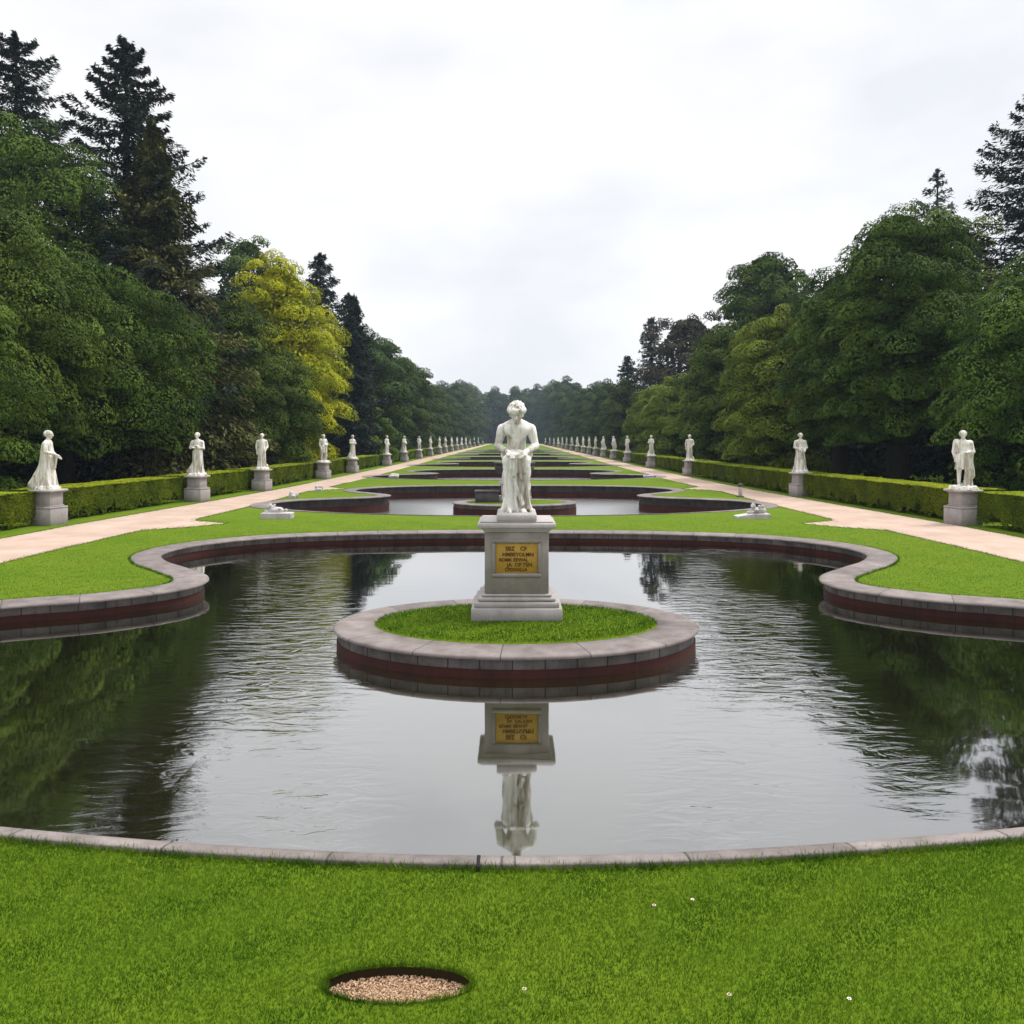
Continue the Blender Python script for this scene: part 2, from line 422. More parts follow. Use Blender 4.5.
# ------------------------------------------------------------------ pond outline
WATER_Z = -0.27
def crm(pts, per=10):
    P = np.asarray(pts, float); n = len(P); out = []
    for i in range(n):
        p0, p1, p2, p3 = P[(i-1) % n], P[i], P[(i+1) % n], P[(i+2) % n]
        for t in np.linspace(0, 1, per, endpoint=False):
            out.append(0.5*((2*p1)+(-p0+p2)*t+(2*p0-5*p1+4*p2-p3)*t*t+(-p0+3*p1-3*p2+p3)*t**3))
    return np.array(out)
def resample(P, n):
    Q = np.vstack([P, P[:1]]); s = np.concatenate([[0], np.cumsum(np.linalg.norm(np.diff(Q, axis=0), axis=1))])
    u = np.linspace(0, s[-1], n, endpoint=False)
    return np.stack([np.interp(u, s, Q[:, 0]), np.interp(u, s, Q[:, 1])], 1), s[-1]
half = [(0.0, 5.225), (3.7, 5.63), (6.4, 6.40), (9.0, 7.9), (10.4, 9.9), (10.0, 12.0), (8.5, 13.2), (7.3, 13.75), (6.35, 14.55), (6.05, 15.3), (6.3, 16.15),
        (7.1, 17.1), (8.0, 18.1), (8.55, 19.3), (8.3, 20.8), (7.0, 22.3), (5.0, 23.1), (2.6, 23.5), (0.0, 23.6)]
ctrl = half + [(-x, y) for x, y in half[-2:0:-1]]
POND, PERIM = resample(crm(ctrl), 300)
def normals(P):
    T = np.roll(P, -1, 0)-np.roll(P, 1, 0); T /= np.linalg.norm(T, axis=1)[:, None]
    return np.stack([T[:, 1], -T[:, 0]], 1)          # outward for counter-clockwise
NRM = normals(POND)
area = 0.5*np.sum(POND[:, 0]*np.roll(POND[:, 1], -1)-np.roll(POND[:, 0], -1)*POND[:, 1])
if area < 0: NRM = -NRM
def sstep(a, b, x):
    t = np.clip((x-a)/(b-a), 0, 1); return t*t*(3-2*t)
WID = 0.035 + 0.515*sstep(6.0, 9.5, POND[:, 1])
OUTER = POND + NRM*WID[:, None]

def ring_strip(name, base, nrm, prof, mat, parent, perim, width=None):
    """sweep a profile [(offset, z)] round a closed plan curve; offset may be a fraction of the width (>=0)"""
    n = len(base); k = len(prof); V = np.zeros((k, n+1, 3)); uv = np.zeros((k, n+1, 2))
    b = np.vstack([base, base[:1]]); nn = np.vstack([nrm, nrm[:1]])
    w = np.ones(n+1) if width is None else np.append(width, width[0])
    acc = 0
    for i, (o, z) in enumerate(prof):
        off = o*w if o > 0 else np.full(n+1, o)
        V[i, :, :2] = b+nn*off[:, None]; V[i, :, 2] = z
        if i: acc += 0.1
        uv[i, :, 0] = np.linspace(0, perim, n+1); uv[i, :, 1] = acc
    i = np.arange(k-1)[:, None]*(n+1); j = np.arange(n)[None]
    F = np.stack([i+j, i+j+1, i+n+2+j, i+n+1+j], -1).reshape(-1, 4)
    me = mk_mesh(name, V.reshape(-1, 3), F, uv.reshape(-1, 2), smooth=False)
    return link(name, me, mat, parent)

COPING_PROF = [(1.0, -0.10), (1.0, 0.022), (0.96, 0.034), (0.04, 0.034), (-0.035, 0.030), (-0.105, 0.016), (-0.108, -0.008), (-0.09, -0.020), (0.02, -0.022)]
WALL_PROF = [(0.001, -0.018), (0.001, -0.165)]
BAND_PROF = [(-0.012, -0.155), (-0.022, -0.165), (-0.022, -1.0)]
# ponds repeat down the avenue
POND_Y = [0.0, 23.3, 47.6, 71.5, 95.5, 120.0, 145.0, 170.0]
ISL = {0: 12.0, 1: 34.6}
def make_pond(i, y0):
    w = link("water", mk_mesh("water", np.column_stack([POND[:, 0], POND[:, 1], np.zeros(len(POND))]), np.arange(len(POND))[None]), M['water'] if i == 0 else M['water_breezy'])
    w.location = (0, y0, WATER_Z if i == 0 else DEEP_Z); tag(w, kind="structure")
    return w
pond_labels = ["pinkish grey stone kerb with red base round the nearest and largest pond",
               "stone kerb round the second pond, the one holding the urn island",
               "dark stone kerb of the third pond, just past the urn island pond"]
DEEP_Z = -0.70
kerb0 = kerb_deep = None
for i, y0 in enumerate(POND_Y):
    make_pond(i, y0)
    lab = pond_labels[i] if i < 3 else "thin dark kerb of a far pond beyond the third one along the avenue"
    if kerb0 is None:
        kerb0 = empty("pond_kerb", (0, 0, 0))
        ring_strip("coping", POND, NRM, COPING_PROF, M['coping'], kerb0, PERIM, WID)
        ring_strip("wall_face", POND, NRM, WALL_PROF, M['wall'], kerb0, PERIM)
        ring_strip("base_band", POND, NRM, BAND_PROF, M['band'], kerb0, PERIM)
        k = kerb0
    elif kerb_deep is None:
        k = kerb_deep = empty("pond_kerb", (0, 0, 0))
        ring_strip("coping", POND, NRM, COPING_PROF, M['coping'], k, PERIM, WID)
        ring_strip("wall_face", POND, NRM, [(0.001, -0.018), (0.001, -0.36)], M['wall_deep'], k, PERIM)
        ring_strip("base_band", POND, NRM, [(-0.012, -0.35), (-0.022, -0.36), (-0.022, -1.3)], M['band'], k, PERIM)
    else:
        k = copy_tree(kerb_deep)
    k.location = (0, y0, 0)
    tag(k, lab, "pond kerb", "stone kerbs of the ponds down the avenue")
# the open joint in the near kerb
g = MB().box(-0.245, -0.222, 5.16, 5.305, -0.02, 0.0362, bev=0.002).build("open_joint", M['gap'], kerb0)

# ------------------------------------------------------------------ lawn, cut round the ponds and the gravel pit
PIT_C, PIT_R = np.array([-0.595, 4.10]), (0.378, 0.138)
def ell(c, r, n, jit=0, seed=0):
    rg = np.random.default_rng(seed); a = np.linspace(0, 2*np.pi, n, endpoint=False)
    k = 1+jit*(rg.random(n)-0.5)
    return np.stack([c[0]+r[0]*np.cos(a)*k, c[1]+r[1]*np.sin(a)*k], 1)
LAWN_R = 620
def lawn():
    V = []; E = []; holes = []
    def loop(P):
        s = len(V); V.extend([Vector(p) for p in P]); n = len(P)
        E.extend([(s+i, s+(i+1) % n) for i in range(n)])
    loop(ell((0, 100), (LAWN_R, LAWN_R), 64))
    for y0 in POND_Y:
        P = POND + NRM*(WID*0.985-0.012)[:, None] + np.array([0, y0]); P = P[::2]; loop(P); holes.append(P)
    P = ell(PIT_C, PIT_R, 48, 0.05); loop(P); holes.append(P)
    gx = [(x, y) for x in np.arange(-30, 31, 4.0) for y in np.arange(-8, 220, 4.0)]
    def inside(p, P):
        x, y = p; x1, y1 = P[:, 0], P[:, 1]; x2, y2 = np.roll(x1, -1), np.roll(y1, -1)
        c = (y1 > y) != (y2 > y)
        with np.errstate(divide='ignore', invalid='ignore'):
            xi = (x2-x1)*(y-y1)/(y2-y1)+x1
        return np.sum(c & (x < xi)) % 2 == 1
    V2 = list(V)
    for p in gx:
        if not any(inside(p, Q) for Q in holes): V2.append(Vector(p))
    r = delaunay_2d_cdt(V2, E, [], 0, 1e-5)
    vs = np.array([(v.x, v.y, 0) for v in r[0]]); tri = np.array([f for f in r[2] if len(f) == 3])
    c = vs[tri].mean(1)[:, :2]
    keep = np.array([not any(inside(p, Q) for Q in holes) and np.hypot(p[0], p[1]-100) < LAWN_R for p in c])
    tri = tri[keep]
    a = vs[tri]; cr = np.cross(a[:, 1]-a[:, 0], a[:, 2]-a[:, 0])[:, 2]
    tri[cr < 0] = tri[cr < 0][:, ::-1]
    o = link("lawn", mk_mesh("lawn", vs, tri, smooth=False), M['lawn']); tag(o, kind="structure")
    return inside
inside = lawn()

# gravel paths: outline in plan (left side; mirrored for the right)
outer = [(-14.9, -6), (-14.5, 14), (-14.3, 20), (-14.15, 26), (-13.45, 35), (-12.9, 43), (-12.5, 55), (-12.3, 75), (-12.4, 120), (-12.4, 420)]
inner = [(-10.35, 420), (-10.35, 120), (-10.2, 75), (-10.3, 56), (-10.45, 48), (-10.5, 45.6), (-9.3, 44.0), (-10.4, 43.0), (-10.8, 42), (-10.75, 34), (-10.95, 27.6), (-10.75, 27.0), (-9.45, 26.2),
         (-10.2, 25.2), (-11.3, 24.3), (-11.45, 20), (-11.5, 14), (-12.0, -6)]
def densify(L, step):
    out = []
    for a, b in zip(L[:-1], L[1:]):
        a, b = np.array(a, float), np.array(b, float); n = max(1, int(min(60, np.linalg.norm(b-a)/step)))
        for t in range(n): out.append(a+(b-a)*t/n)
    out.append(np.array(L[-1], float)); return out
PATHS = {}
for s in (-1, 1):
    rg = np.random.default_rng(5+s)
    P = np.array(densify(outer + inner + outer[:1], 0.35))[:-1]
    P[:, 0] += (rg.random(len(P))-0.5)*0.05
    P[:, 0] *= -s
    V = [Vector(p) for p in P]; n = len(V)
    r = delaunay_2d_cdt(V, [(i, (i+1) % n) for i in range(n)], [], 1, 1e-5)
    vs = np.array([(v.x, v.y, 0.006) for v in r[0]]); tri = np.array([f[:3] for f in r[2] if len(f) == 3])
    a = vs[tri]; c = np.cross(a[:, 1]-a[:, 0], a[:, 2]-a[:, 0])[:, 2]; tri[c < 0] = tri[c < 0][:, ::-1]
    tag(link("path", mk_mesh("path", vs, tri, smooth=False), M['path']), kind="structure")
    PATHS[s] = P

# gravel pit in the near lawn
pit = empty("gravel_pit", (PIT_C[0], PIT_C[1], 0), label="oval hole in the near lawn filled with pinkish tan gravel", cat="gravel pit")
V, F = lathe([(1.03, 0.0), (1.0, -0.03), (0.99, -0.07)], 48, PIT_R[0], PIT_R[1]); MB().add(V, F).build("cut_edge", M['soil'], pit)
rg = np.random.default_rng(2)
gv = MB()
V, F = lathe([(1.0, -0.058), (0.6, -0.050), (0.02, -0.048)], 40, PIT_R[0], PIT_R[1]); gv.add(V, F)
ico_v = np.array([(0, 0, 1), (1, 0, 0), (0, 1, 0), (-1, 0, 0), (0, -1, 0), (0, 0, -1)], float)
ico_f = np.array([(0, 1, 2), (0, 2, 3), (0, 3, 4), (0, 4, 1), (5, 2, 1), (5, 3, 2), (5, 4, 3), (5, 1, 4)])
for _ in range(2600):
    a = rg.random()*6.283; q = math.sqrt(rg.random())*0.97
    s = 0.004+0.006*rg.random()
    A = rg.normal(size=(3, 3)); A, _r = np.linalg.qr(A)
    gv.add((ico_v*s*np.array([1, 0.8, 0.6]))@A + np.array([q*PIT_R[0]*math.cos(a), q*PIT_R[1]*math.sin(a), -0.046]), ico_f)
gm, nt, out = mat_new("pebbles")
geo = N(nt, "ShaderNodeNewGeometry")
pbsdf(nt, out, ramp(nt, geo.outputs["Random Per Island"], [(0.0, (0.13, 0.07, 0.04)), (0.35, (0.34, 0.21, 0.125)), (0.75, (0.47, 0.32, 0.20)), (1.0, (0.56, 0.43, 0.32))]), 0.9, 0.15)
o = gv.build("gravel", gm, pit); o["kind"] = "stuff"

# ------------------------------------------------------------------ islands
def make_island(y, label):
    rx, ry = 2.64, 1.80
    root = empty("pond_island", (0.03, y, 0), label=label, cat="island")
    P, per = resample(ell((0, 0), (rx, ry), 200), 140); nn = normals(P)
    ang = np.arctan2(P[:, 1]/ry, P[:, 0]/rx)
    # inward coping: outer edge is the wall line
    prof = [(-0.53, 0.022), (-0.53, 0.034), (-0.02, 0.034), (0.045, 0.030), (0.066, 0.016), (0.068, -0.008), (0.052, -0.022), (-0.02, -0.024)]
    ring_strip("coping", P, nn, prof, M['coping'], root, per)
    ring_strip("wall_face", P, nn, [(0.001, -0.024), (0.001, -0.165)], M['wall'], root, per)
    ring_strip("base_band", P, nn, [(0.012, -0.155), (0.022, -0.165), (0.022, -1.3)], M['band'], root, per)
    V, F = lathe([(1.0, 0.0), (0.97, 0.05), (0.8, 0.062), (0.4, 0.07), (0.01, 0.072)], 64, rx-0.51, ry-0.51)
    MB().add(V, F).build("turf", M['lawn'], root, smooth=True)
    return root
isl_a = make_island(12.0, "oval grass island with stone rim carrying the seated statue")
isl_b = make_island(34.6, "oval grass island in the second pond carrying the dark stone urn")

# ------------------------------------------------------------------ grass blades
def blades(P2, z, hgt, wid, seed):
    rg = np.random.default_rng(seed); n = len(P2)
    a = rg.random(n)*6.283; lean = rg.normal(size=(n, 2))*0.45
    h = hgt*(0.6+0.7*rg.random(n)); w = wid*(0.7+0.6*rg.random(n))
    d = np.stack([np.cos(a), np.sin(a)], 1)
    B = np.column_stack([P2, np.full(n, z) if np.isscalar(z) else z])
    V = np.zeros((n, 3, 3))
    V[:, 0] = B; V[:, 0, :2] -= d*w[:, None]; V[:, 1] = B; V[:, 1, :2] += d*w[:, None]
    V[:, 2] = B; V[:, 2, :2] += lean*h[:, None]; V[:, 2, 2] += h
    return V.reshape(-1, 3), np.arange(n*3).reshape(-1, 3)
def inside_many(Q, P):
    x, y = Q[:, 0], Q[:, 1]; res = np.zeros(len(Q), bool)
    x1, y1 = P[:, 0], P[:, 1]; x2, y2 = np.roll(x1, -1), np.roll(y1, -1)
    for i in range(len(P)):
        if y1[i] == y2[i]: continue
        c = ((y1[i] > y) != (y2[i] > y)) & (x < (x2[i]-x1[i])*(y-y1[i])/(y2[i]-y1[i])+x1[i])
        res ^= c
    return res
def scatter(x0, x1, y0, y1, dens, rg):
    n = int((x1-x0)*(y1-y0)*dens)
    return np.column_stack([x0+(x1-x0)*rg.random(n), y0+(y1-y0)*rg.random(n)])
rg = np.random.default_rng(11)
gb = MB()
edge0 = POND + NRM*(WID-0.03)[:, None]
Q = scatter(-5.2, 5.2, 3.35, 6.5, 15000, rg)
Q = Q[~inside_many(Q, edge0) & ~inside_many(Q, ell(PIT_C, (PIT_R[0]*1.0, PIT_R[1]*1.0), 40))]
Q = Q[Q[:, 1] < 6.4]
gb.add(*blades(Q, 0.0, 0.020, 0.0021, 1))
# fringe leaning over the near kerb and round the pit
th = rg.random(1800)*6.283
Qp = np.column_stack([PIT_C[0]+PIT_R[0]*1.02*np.cos(th), PIT_C[1]+PIT_R[1]*1.04*np.sin(th)])
Qp = Qp+rg.normal(size=Qp.shape)*0.005; gb.add(*blades(Qp, -0.004, 0.034, 0.0026, 2))
Q = scatter(-12, 12, 6.4, 30, 900, rg)
Q = Q[rg.random(len(Q)) < np.clip((30-Q[:, 1])/16, 0, 1)]
keep = ~inside_many(Q, edge0)
for s in (-1, 1): keep &= ~inside_many(Q, PATHS[s])
edge1 = POND + NRM*(WID-0.03)[:, None] + np.array([0, POND_Y[1]])
keep &= ~inside_many(Q, edge1)
gb.add(*blades(Q[keep], 0.0, 0.018, 0.0042, 3))
# fringe along the lawn edge of the near kerb
iu = rg.integers(0, len(POND), 16000); fr = rg.random(16000)[:, None]
Pe = OUTER[iu]*(1-fr)+np.roll(OUTER, -1, 0)[iu]*fr + NRM[iu]*(rg.random(16000)[:, None]*0.06-0.012)
gb.add(*blades(Pe, 0.0, 0.055, 0.005, 4))
# ragged grass along the path edges
for s_ in (-1, 1):
    E_ = PATHS[s_]; E_ = E_[(E_[:, 1] > 12) & (E_[:, 1] < 50)]
    iu = rg.integers(0, len(E_), 14000); Pe = E_[iu]+rg.normal(size=(14000, 2))*np.array([0.05, 0.22])
    gb.add(*blades(Pe, 0.0, 0.030, 0.006, 6+s_))
o = gb.build("grass", M['blade']); tag(o, "short mown grass of the near lawn and round the pond", "grass", kind="stuff")
# turf blades of the statue island
th = rg.random(26000)*6.283; q = np.sqrt(rg.random(26000))
Qi = np.column_stack([q*2.10*np.cos(th), q*1.27*np.sin(th)])
o = MB().add(*blades(Qi, 0.055+0.015*(1-q), 0.035, 0.005, 5)).build("turf_blades", M['blade'], isl_a); o["kind"] = "stuff"

# ------------------------------------------------------------------ signed-distance sculpting
def surface_nets(f, org, h):
    nx, ny, nz = f.shape; s = f < 0
    c = np.zeros((nx-1, ny-1, nz-1, 3)); cnt = np.zeros((nx-1, ny-1, nz-1))
    offs = [(0, 0, 0), (1, 0, 0), (0, 1, 0), (1, 1, 0), (0, 0, 1), (1, 0, 1), (0, 1, 1), (1, 1, 1)]
    sl = lambda o: tuple(slice(o[k], (nx, ny, nz)[k]-1+o[k]) for k in range(3))
    for a in range(8):
        for b in range(a+1, 8):
            d = [offs[b][k]-offs[a][k] for k in range(3)]
            if sum(map(abs, d)) != 1: continue
            fa, fb = f[sl(offs[a])], f[sl(offs[b])]
            x = (fa < 0) != (fb < 0)
            t = np.where(x, fa/np.where(x, fa-fb, 1), 0)
            for k in range(3): c[..., k] += np.where(x, offs[a][k]+d[k]*t, 0)
            cnt += x
    act = cnt > 0
    vid = -np.ones(act.shape, int); vid[act] = np.arange(act.sum())
    I = np.argwhere(act)
    V = org + h*(I + c[act]/cnt[act][:, None])
    F = []
    for ax in range(3):
        o = [0, 0, 0]; o[ax] = 1
        A = s[tuple(slice(0, (nx, ny, nz)[k]-o[k]) for k in range(3))]; B = s[tuple(slice(o[k], None) for k in range(3))]
        E = np.argwhere(A != B)
        u, v = (ax+1) % 3, (ax+2) % 3
        E = E[(E[:, u] > 0) & (E[:, v] > 0) & (E[:, u] < (nx, ny, nz)[u]-1) & (E[:, v] < (nx, ny, nz)[v]-1)]
        q = []
        for du, dv in ((-1, -1), (0, -1), (0, 0), (-1, 0)):
            e = E.copy(); e[:, u] += du; e[:, v] += dv; q.append(vid[e[:, 0], e[:, 1], e[:, 2]])
        q = np.stack(q, 1)
        fl = ~A[tuple(E.T)]
        q[fl] = q[fl][:, ::-1]
        F.append(q)
    F = np.concatenate(F); F = F[(F >= 0).all(1)]
    return V, F
class SDF:
    def __init__(s, lo, hi, h):
        s.h = h; s.lo = np.array(lo, float)
        ax = [np.arange(lo[k], hi[k], h) for k in range(3)]
        s.x, s.y, s.z = [a.astype(np.float32) for a in np.meshgrid(*ax, indexing='ij')]
        s.d = np.full(s.x.shape, 9.0, np.float32)
    def cap(s, a, b, r0, r1, sq=(1, 1, 1)):
        a = np.array(a, float)/sq; b = np.array(b, float)/sq; d = b-a; L = d.dot(d)+1e-9
        px, py, pz = s.x/sq[0]-a[0], s.y/sq[1]-a[1], s.z/sq[2]-a[2]
        t = np.clip((px*d[0]+py*d[1]+pz*d[2])/L, 0, 1)
        return (np.sqrt((px-t*d[0])**2+(py-t*d[1])**2+(pz-t*d[2])**2)-(r0+(r1-r0)*t))*min(sq)
    def ell(s, c, r):
        px, py, pz = (s.x-c[0])/r[0], (s.y-c[1])/r[1], (s.z-c[2])/r[2]
        return (np.sqrt(px*px+py*py+pz*pz)-1)*min(r)
    def box(s, c, e, r=0.02):
        q = [np.abs(v-c[k])-e[k]+r for k, v in enumerate((s.x, s.y, s.z))]
        return np.sqrt(sum(np.maximum(k, 0)**2 for k in q))+np.minimum(np.maximum.reduce(q), 0)-r
    def U(s, d, k=0.02):
        h = np.clip(0.5+0.5*(s.d-d)/k, 0, 1); s.d = s.d*(1-h)+d*h-k*h*(1-h); return s
    def S(s, d, k=0.01):
        h = np.clip(0.5-0.5*(s.d+d)/k, 0, 1); s.d = s.d*(1-h)+(-d)*h+k*h*(1-h); return s
    def mesh(s, name): 
        V, F = surface_nets(s.d, s.lo, s.h); return mk_mesh(name, V, F)
def hand(s, w, fdir, side, sc=1.0):
    """palm and five unequal, slightly bent fingers; w wrist, fdir towards the fingertips"""
    w = np.array(w, float); f = np.array(fdir, float); f /= np.linalg.norm(f)
    sd_ = np.cross(f, (0, 0, 1)); sd_ = sd_/(np.linalg.norm(sd_)+1e-6)*side; dn = np.array([0, 0, -1.0])
    p = w+f*0.075*sc
    s.U(s.cap(w, p, 0.026*sc, 0.034*sc), 0.02*sc)
    for k, L in enumerate((0.070, 0.080, 0.074, 0.056)):
        b = p+sd_*(0.036-0.024*k)*sc; m = b+f*L*0.55*sc+dn*0.008*sc; e = m+f*L*0.4*sc+dn*0.026*sc
        s.U(s.cap(b, m, 0.0115*sc, 0.0105*sc), 0.006*sc); s.U(s.cap(m, e, 0.0105*sc, 0.009*sc), 0.006*sc)
    b = w+f*0.03*sc+sd_*0.03*sc; m = b+(f*0.6+sd_*0.7)*0.045*sc; e = m+f*0.035*sc+dn*0.01*sc
    s.U(s.cap(b, m, 0.014*sc, 0.012*sc), 0.008*sc); s.U(s.cap(m, e, 0.012*sc, 0.010*sc), 0.006*sc)
def head(s, c, k=1.0, tilt=0.0, hair=0.012):
    """facing -y, tilted forward by tilt"""
    c = np.array(c, float); ct, st = math.cos(tilt), math.sin(tilt)
    def p(x, y, z): return c+np.array([x, y*ct+z*(-st)*1.0, -(-y)*st*1.0*0+z*ct + y*st])*k
    s.U(s.ell(p(0, 0.005, 0.02), (0.078*k, 0.095*k, 0.098*k)), 0.02)
    s.U(s.cap(p(0, -0.035, -0.03), p(0, -0.055, -0.085), 0.058*k, 0.034*k), 0.03)
    s.U(s.cap(p(0, -0.092, 0.012), p(0, -0.112, -0.025), 0.009*k, 0.016*k), 0.012)
    for q in (-1, 1):
        s.S(s.ell(p(q*0.034, -0.098, 0.012), (0.02*k, 0.016*k, 0.012*k)), 0.012)
        s.U(s.ell(p(q*0.034, -0.080, 0.010), (0.015*k, 0.014*k, 0.010*k)), 0.004)
        s.U(s.cap(p(q*0.012, -0.098, 0.032), p(q*0.052, -0.084, 0.034), 0.008*k, 0.007*k), 0.012)
        s.U(s.ell(p(q*0.080, 0.0, -0.005), (0.012*k, 0.022*k, 0.032*k)), 0.008)
    s.S(s.cap(p(-0.022, -0.104, -0.052), p(0.022, -0.104, -0.052), 0.005*k, 0.005*k), 0.008)
    return p

def fold(s, n, amp, ph=0.0, cx=0.0, cy=0.0):
    a = np.arctan2(s.y-cy, s.x-cx)
    return 1.7*amp*(np.sin(a*n+ph+2.2*np.sin(s.z*2.3+ph))+0.5*np.sin(a*n*1.9+1.3+ph-s.z*3.0))

def robe(s, cx, cy, z0, z1, r0, r1, sy, n, amp, ph):
    t = np.clip((z1-s.z)/(z1-z0), 0, 1); rad = r1+(r0-r1)*t**1.3
    q = np.sqrt((s.x-cx)**2+((s.y-cy)/sy)**2)-rad-fold(s, n, amp, ph, cx, cy)*t
    q = q*0.75
    return np.maximum(np.maximum(q, z0-s.z), s.z-z1)

def standing(variant):
    s = SDF((-0.48, -0.5, -0.02), (0.48, 0.58, 1.96), 0.0145)
    z = 0.09
    k = 1.035
    # body
    s.U(s.cap((0, 0.0, 0.93*k+z), (0.0, 0.02, 1.1*k+z), 0.145, 0.135, (1, 0.8, 1)), 0.05)
    s.U(s.cap((0, 0.02, 1.12*k+z), (0, 0.01, 1.32*k+z), 0.145, 0.165, (1, 0.72, 1)), 0.06)
    for q in (-1, 1): s.U(s.cap((0, 0.02, 1.40*k+z), (q*0.165, 0.02, 1.345*k+z), 0.062, 0.066), 0.06)
    s.U(s.cap((0, 0.015, 1.40*k+z), (0, -0.005, 1.54*k+z), 0.058, 0.05), 0.03)
    p = head(s, (0.0, -0.012, 1.63*k+z), 1.13, 0.12)
    hp = (0.0, 0.018, 1.655*k+z)
    rr = 0.012*np.sin(s.x*85)*np.sin(s.y*80)*np.sin(s.z*90)
    s.U(np.maximum(s.ell(hp, (0.107, 0.116, 0.112))-rr, -(s.z-(1.60*k+z)+(s.y-0.0)*0.6)), 0.012)
    def arm(sd_, el, wr, fd, r=1.0):
        sh = (sd_*0.195, 0.02, 1.345*k+z)
        s.U(s.cap(sh, el, 0.072*r, 0.056*r), 0.04); s.U(s.cap(el, wr, 0.055*r, 0.038*r), 0.025)
        hand(s, wr, fd, -sd_)
    def legs(fx=0.0):
        for q in (-1, 1):
            kx = 0.10*q; ky = -0.05 if q > 0 else 0.0
            s.U(s.cap((0.085*q, 0.0, 0.92*k+z), (kx, ky, 0.50*k+z), 0.098, 0.066), 0.03)
            s.U(s.cap((kx, ky, 0.50*k+z), (kx*1.05, ky+0.05, 0.09+z), 0.064, 0.042), 0.02)
            s.U(s.cap((kx*1.05, ky+0.05, 0.03+z), (kx*1.3, ky-0.14, 0.02+z), 0.040, 0.030), 0.03)
    base = dict(r=0.34)
    if variant == 0:      # robed, train trailing behind, forearms gathered in front
        legs()
        s.U(robe(s, 0, 0.02, z-0.02, 1.06*k+z, 0.27, 0.16, 0.95, 9, 0.018, 0.4), 0.04)
        s.U(s.cap((0, 0.12, 0.55+z), (0, 0.34, 0.08+z), 0.13, 0.17, (1.1, 1, 1))-fold(s, 7, 0.02), 0.06)
        s.U(s.cap((-0.12, 0.08, 1.30*k+z), (0.02, 0.18, 0.4+z), 0.06, 0.13)-fold(s, 8, 0.008), 0.06)
        arm(-1, (-0.26, -0.02, 1.08*k+z), (-0.12, -0.23, 0.99*k+z), (0.5, -0.7, -0.2))
        arm(1, (0.25, -0.02, 1.07*k+z), (0.10, -0.22, 0.93*k+z), (-0.4, -0.7, -0.3))
        s.U(s.cap((-0.10, -0.2, 0.93*k+z), (-0.03, -0.2, 0.62+z), 0.06, 0.05)-fold(s, 6, 0.012), 0.03)
    elif variant == 1:    # arms folded across the chest, robe open, cloth heaped at the feet
        legs()
        s.U(robe(s, 0.02, 0.03, z+0.0, 1.0*k+z, 0.24, 0.165, 0.9, 8, 0.02, 1.7), 0.04)
        arm(-1, (-0.255, -0.03, 1.10*k+z), (0.02, -0.19, 1.17*k+z), (1, -0.05, 0.1))
        arm(1, (0.255, -0.03, 1.09*k+z), (-0.02, -0.20, 1.10*k+z), (-1, -0.05, 0.1))
        s.U(s.cap((-0.28, 0.05, 0.08+z), (-0.16, 0.08, 0.40+z), 0.12, 0.07)-fold(s, 6, 0.015), 0.05)
        base['r'] = 0.37
    elif variant == 2:    # slender, arms hanging, straight robe
        legs()
        s.U(robe(s, 0, 0.01, z-0.0, 1.30*k+z, 0.20, 0.15, 0.85, 11, 0.013, 0.9), 0.03)
        arm(-1, (-0.255, 0.03, 1.08*k+z), (-0.23, -0.05, 0.83*k+z), (0.1, -0.15, -1))
        arm(1, (0.255, 0.03, 1.08*k+z), (0.16, -0.17, 0.90*k+z), (-0.5, -0.4, -0.5))
        s.U(s.cap((0.2, 0.05, 0.10+z), (0.15, 0.06, 0.2+z), 0.10, 0.06), 0.05)
    elif variant == 3:    # bare torso and legs, cloth round the hips, rock at the heels
        legs()
        s.U(robe(s, 0, 0.0, 0.56+z, 1.02*k+z, 0.205, 0.165, 0.85, 10, 0.016, 2.3), 0.03)
        arm(-1, (-0.235, 0.05, 1.09*k+z), (-0.205, -0.06, 0.85*k+z), (0.25, -0.3, -0.9))
        arm(1, (0.255, -0.02, 1.09*k+z), (0.06, -0.19, 1.06*k+z), (-0.8, -0.2, 0.2))
        s.U(s.cap((-0.17, 0.03, 1.42*k+z), (0.17, -0.06, 1.0*k+z), 0.07, 0.09)-fold(s, 9, 0.01), 0.05)
        s.U(s.cap((0.19, 0.08, 1.38*k+z), (0.22, 0.14, 0.35+z), 0.05, 0.12)-fold(s, 8, 0.014), 0.06)
        s.U(s.cap((0.12, 0.12, 0.05+z), (0.14, 0.14, 0.62+z), 0.13, 0.08)-fold(s, 7, 0.018), 0.05)
        base['r'] = 0.40
    # rough base block carved with the figure
    ang = np.arctan2(s.y, s.x)
    b = np.sqrt((s.x)**2+((s.y-0.03)/1.05)**2)-base['r']*(1+0.06*np.sin(ang*5+variant)+0.05*np.sin(ang*9+2*variant))*(1-0.9*np.clip(s.z, 0, 0.2))
    b = np.maximum(np.maximum(b, s.z-0.105-0.02*np.sin(ang*7)), -s.z)
    s.U(b*0.9, 0.03)
    return s.mesh("figure")

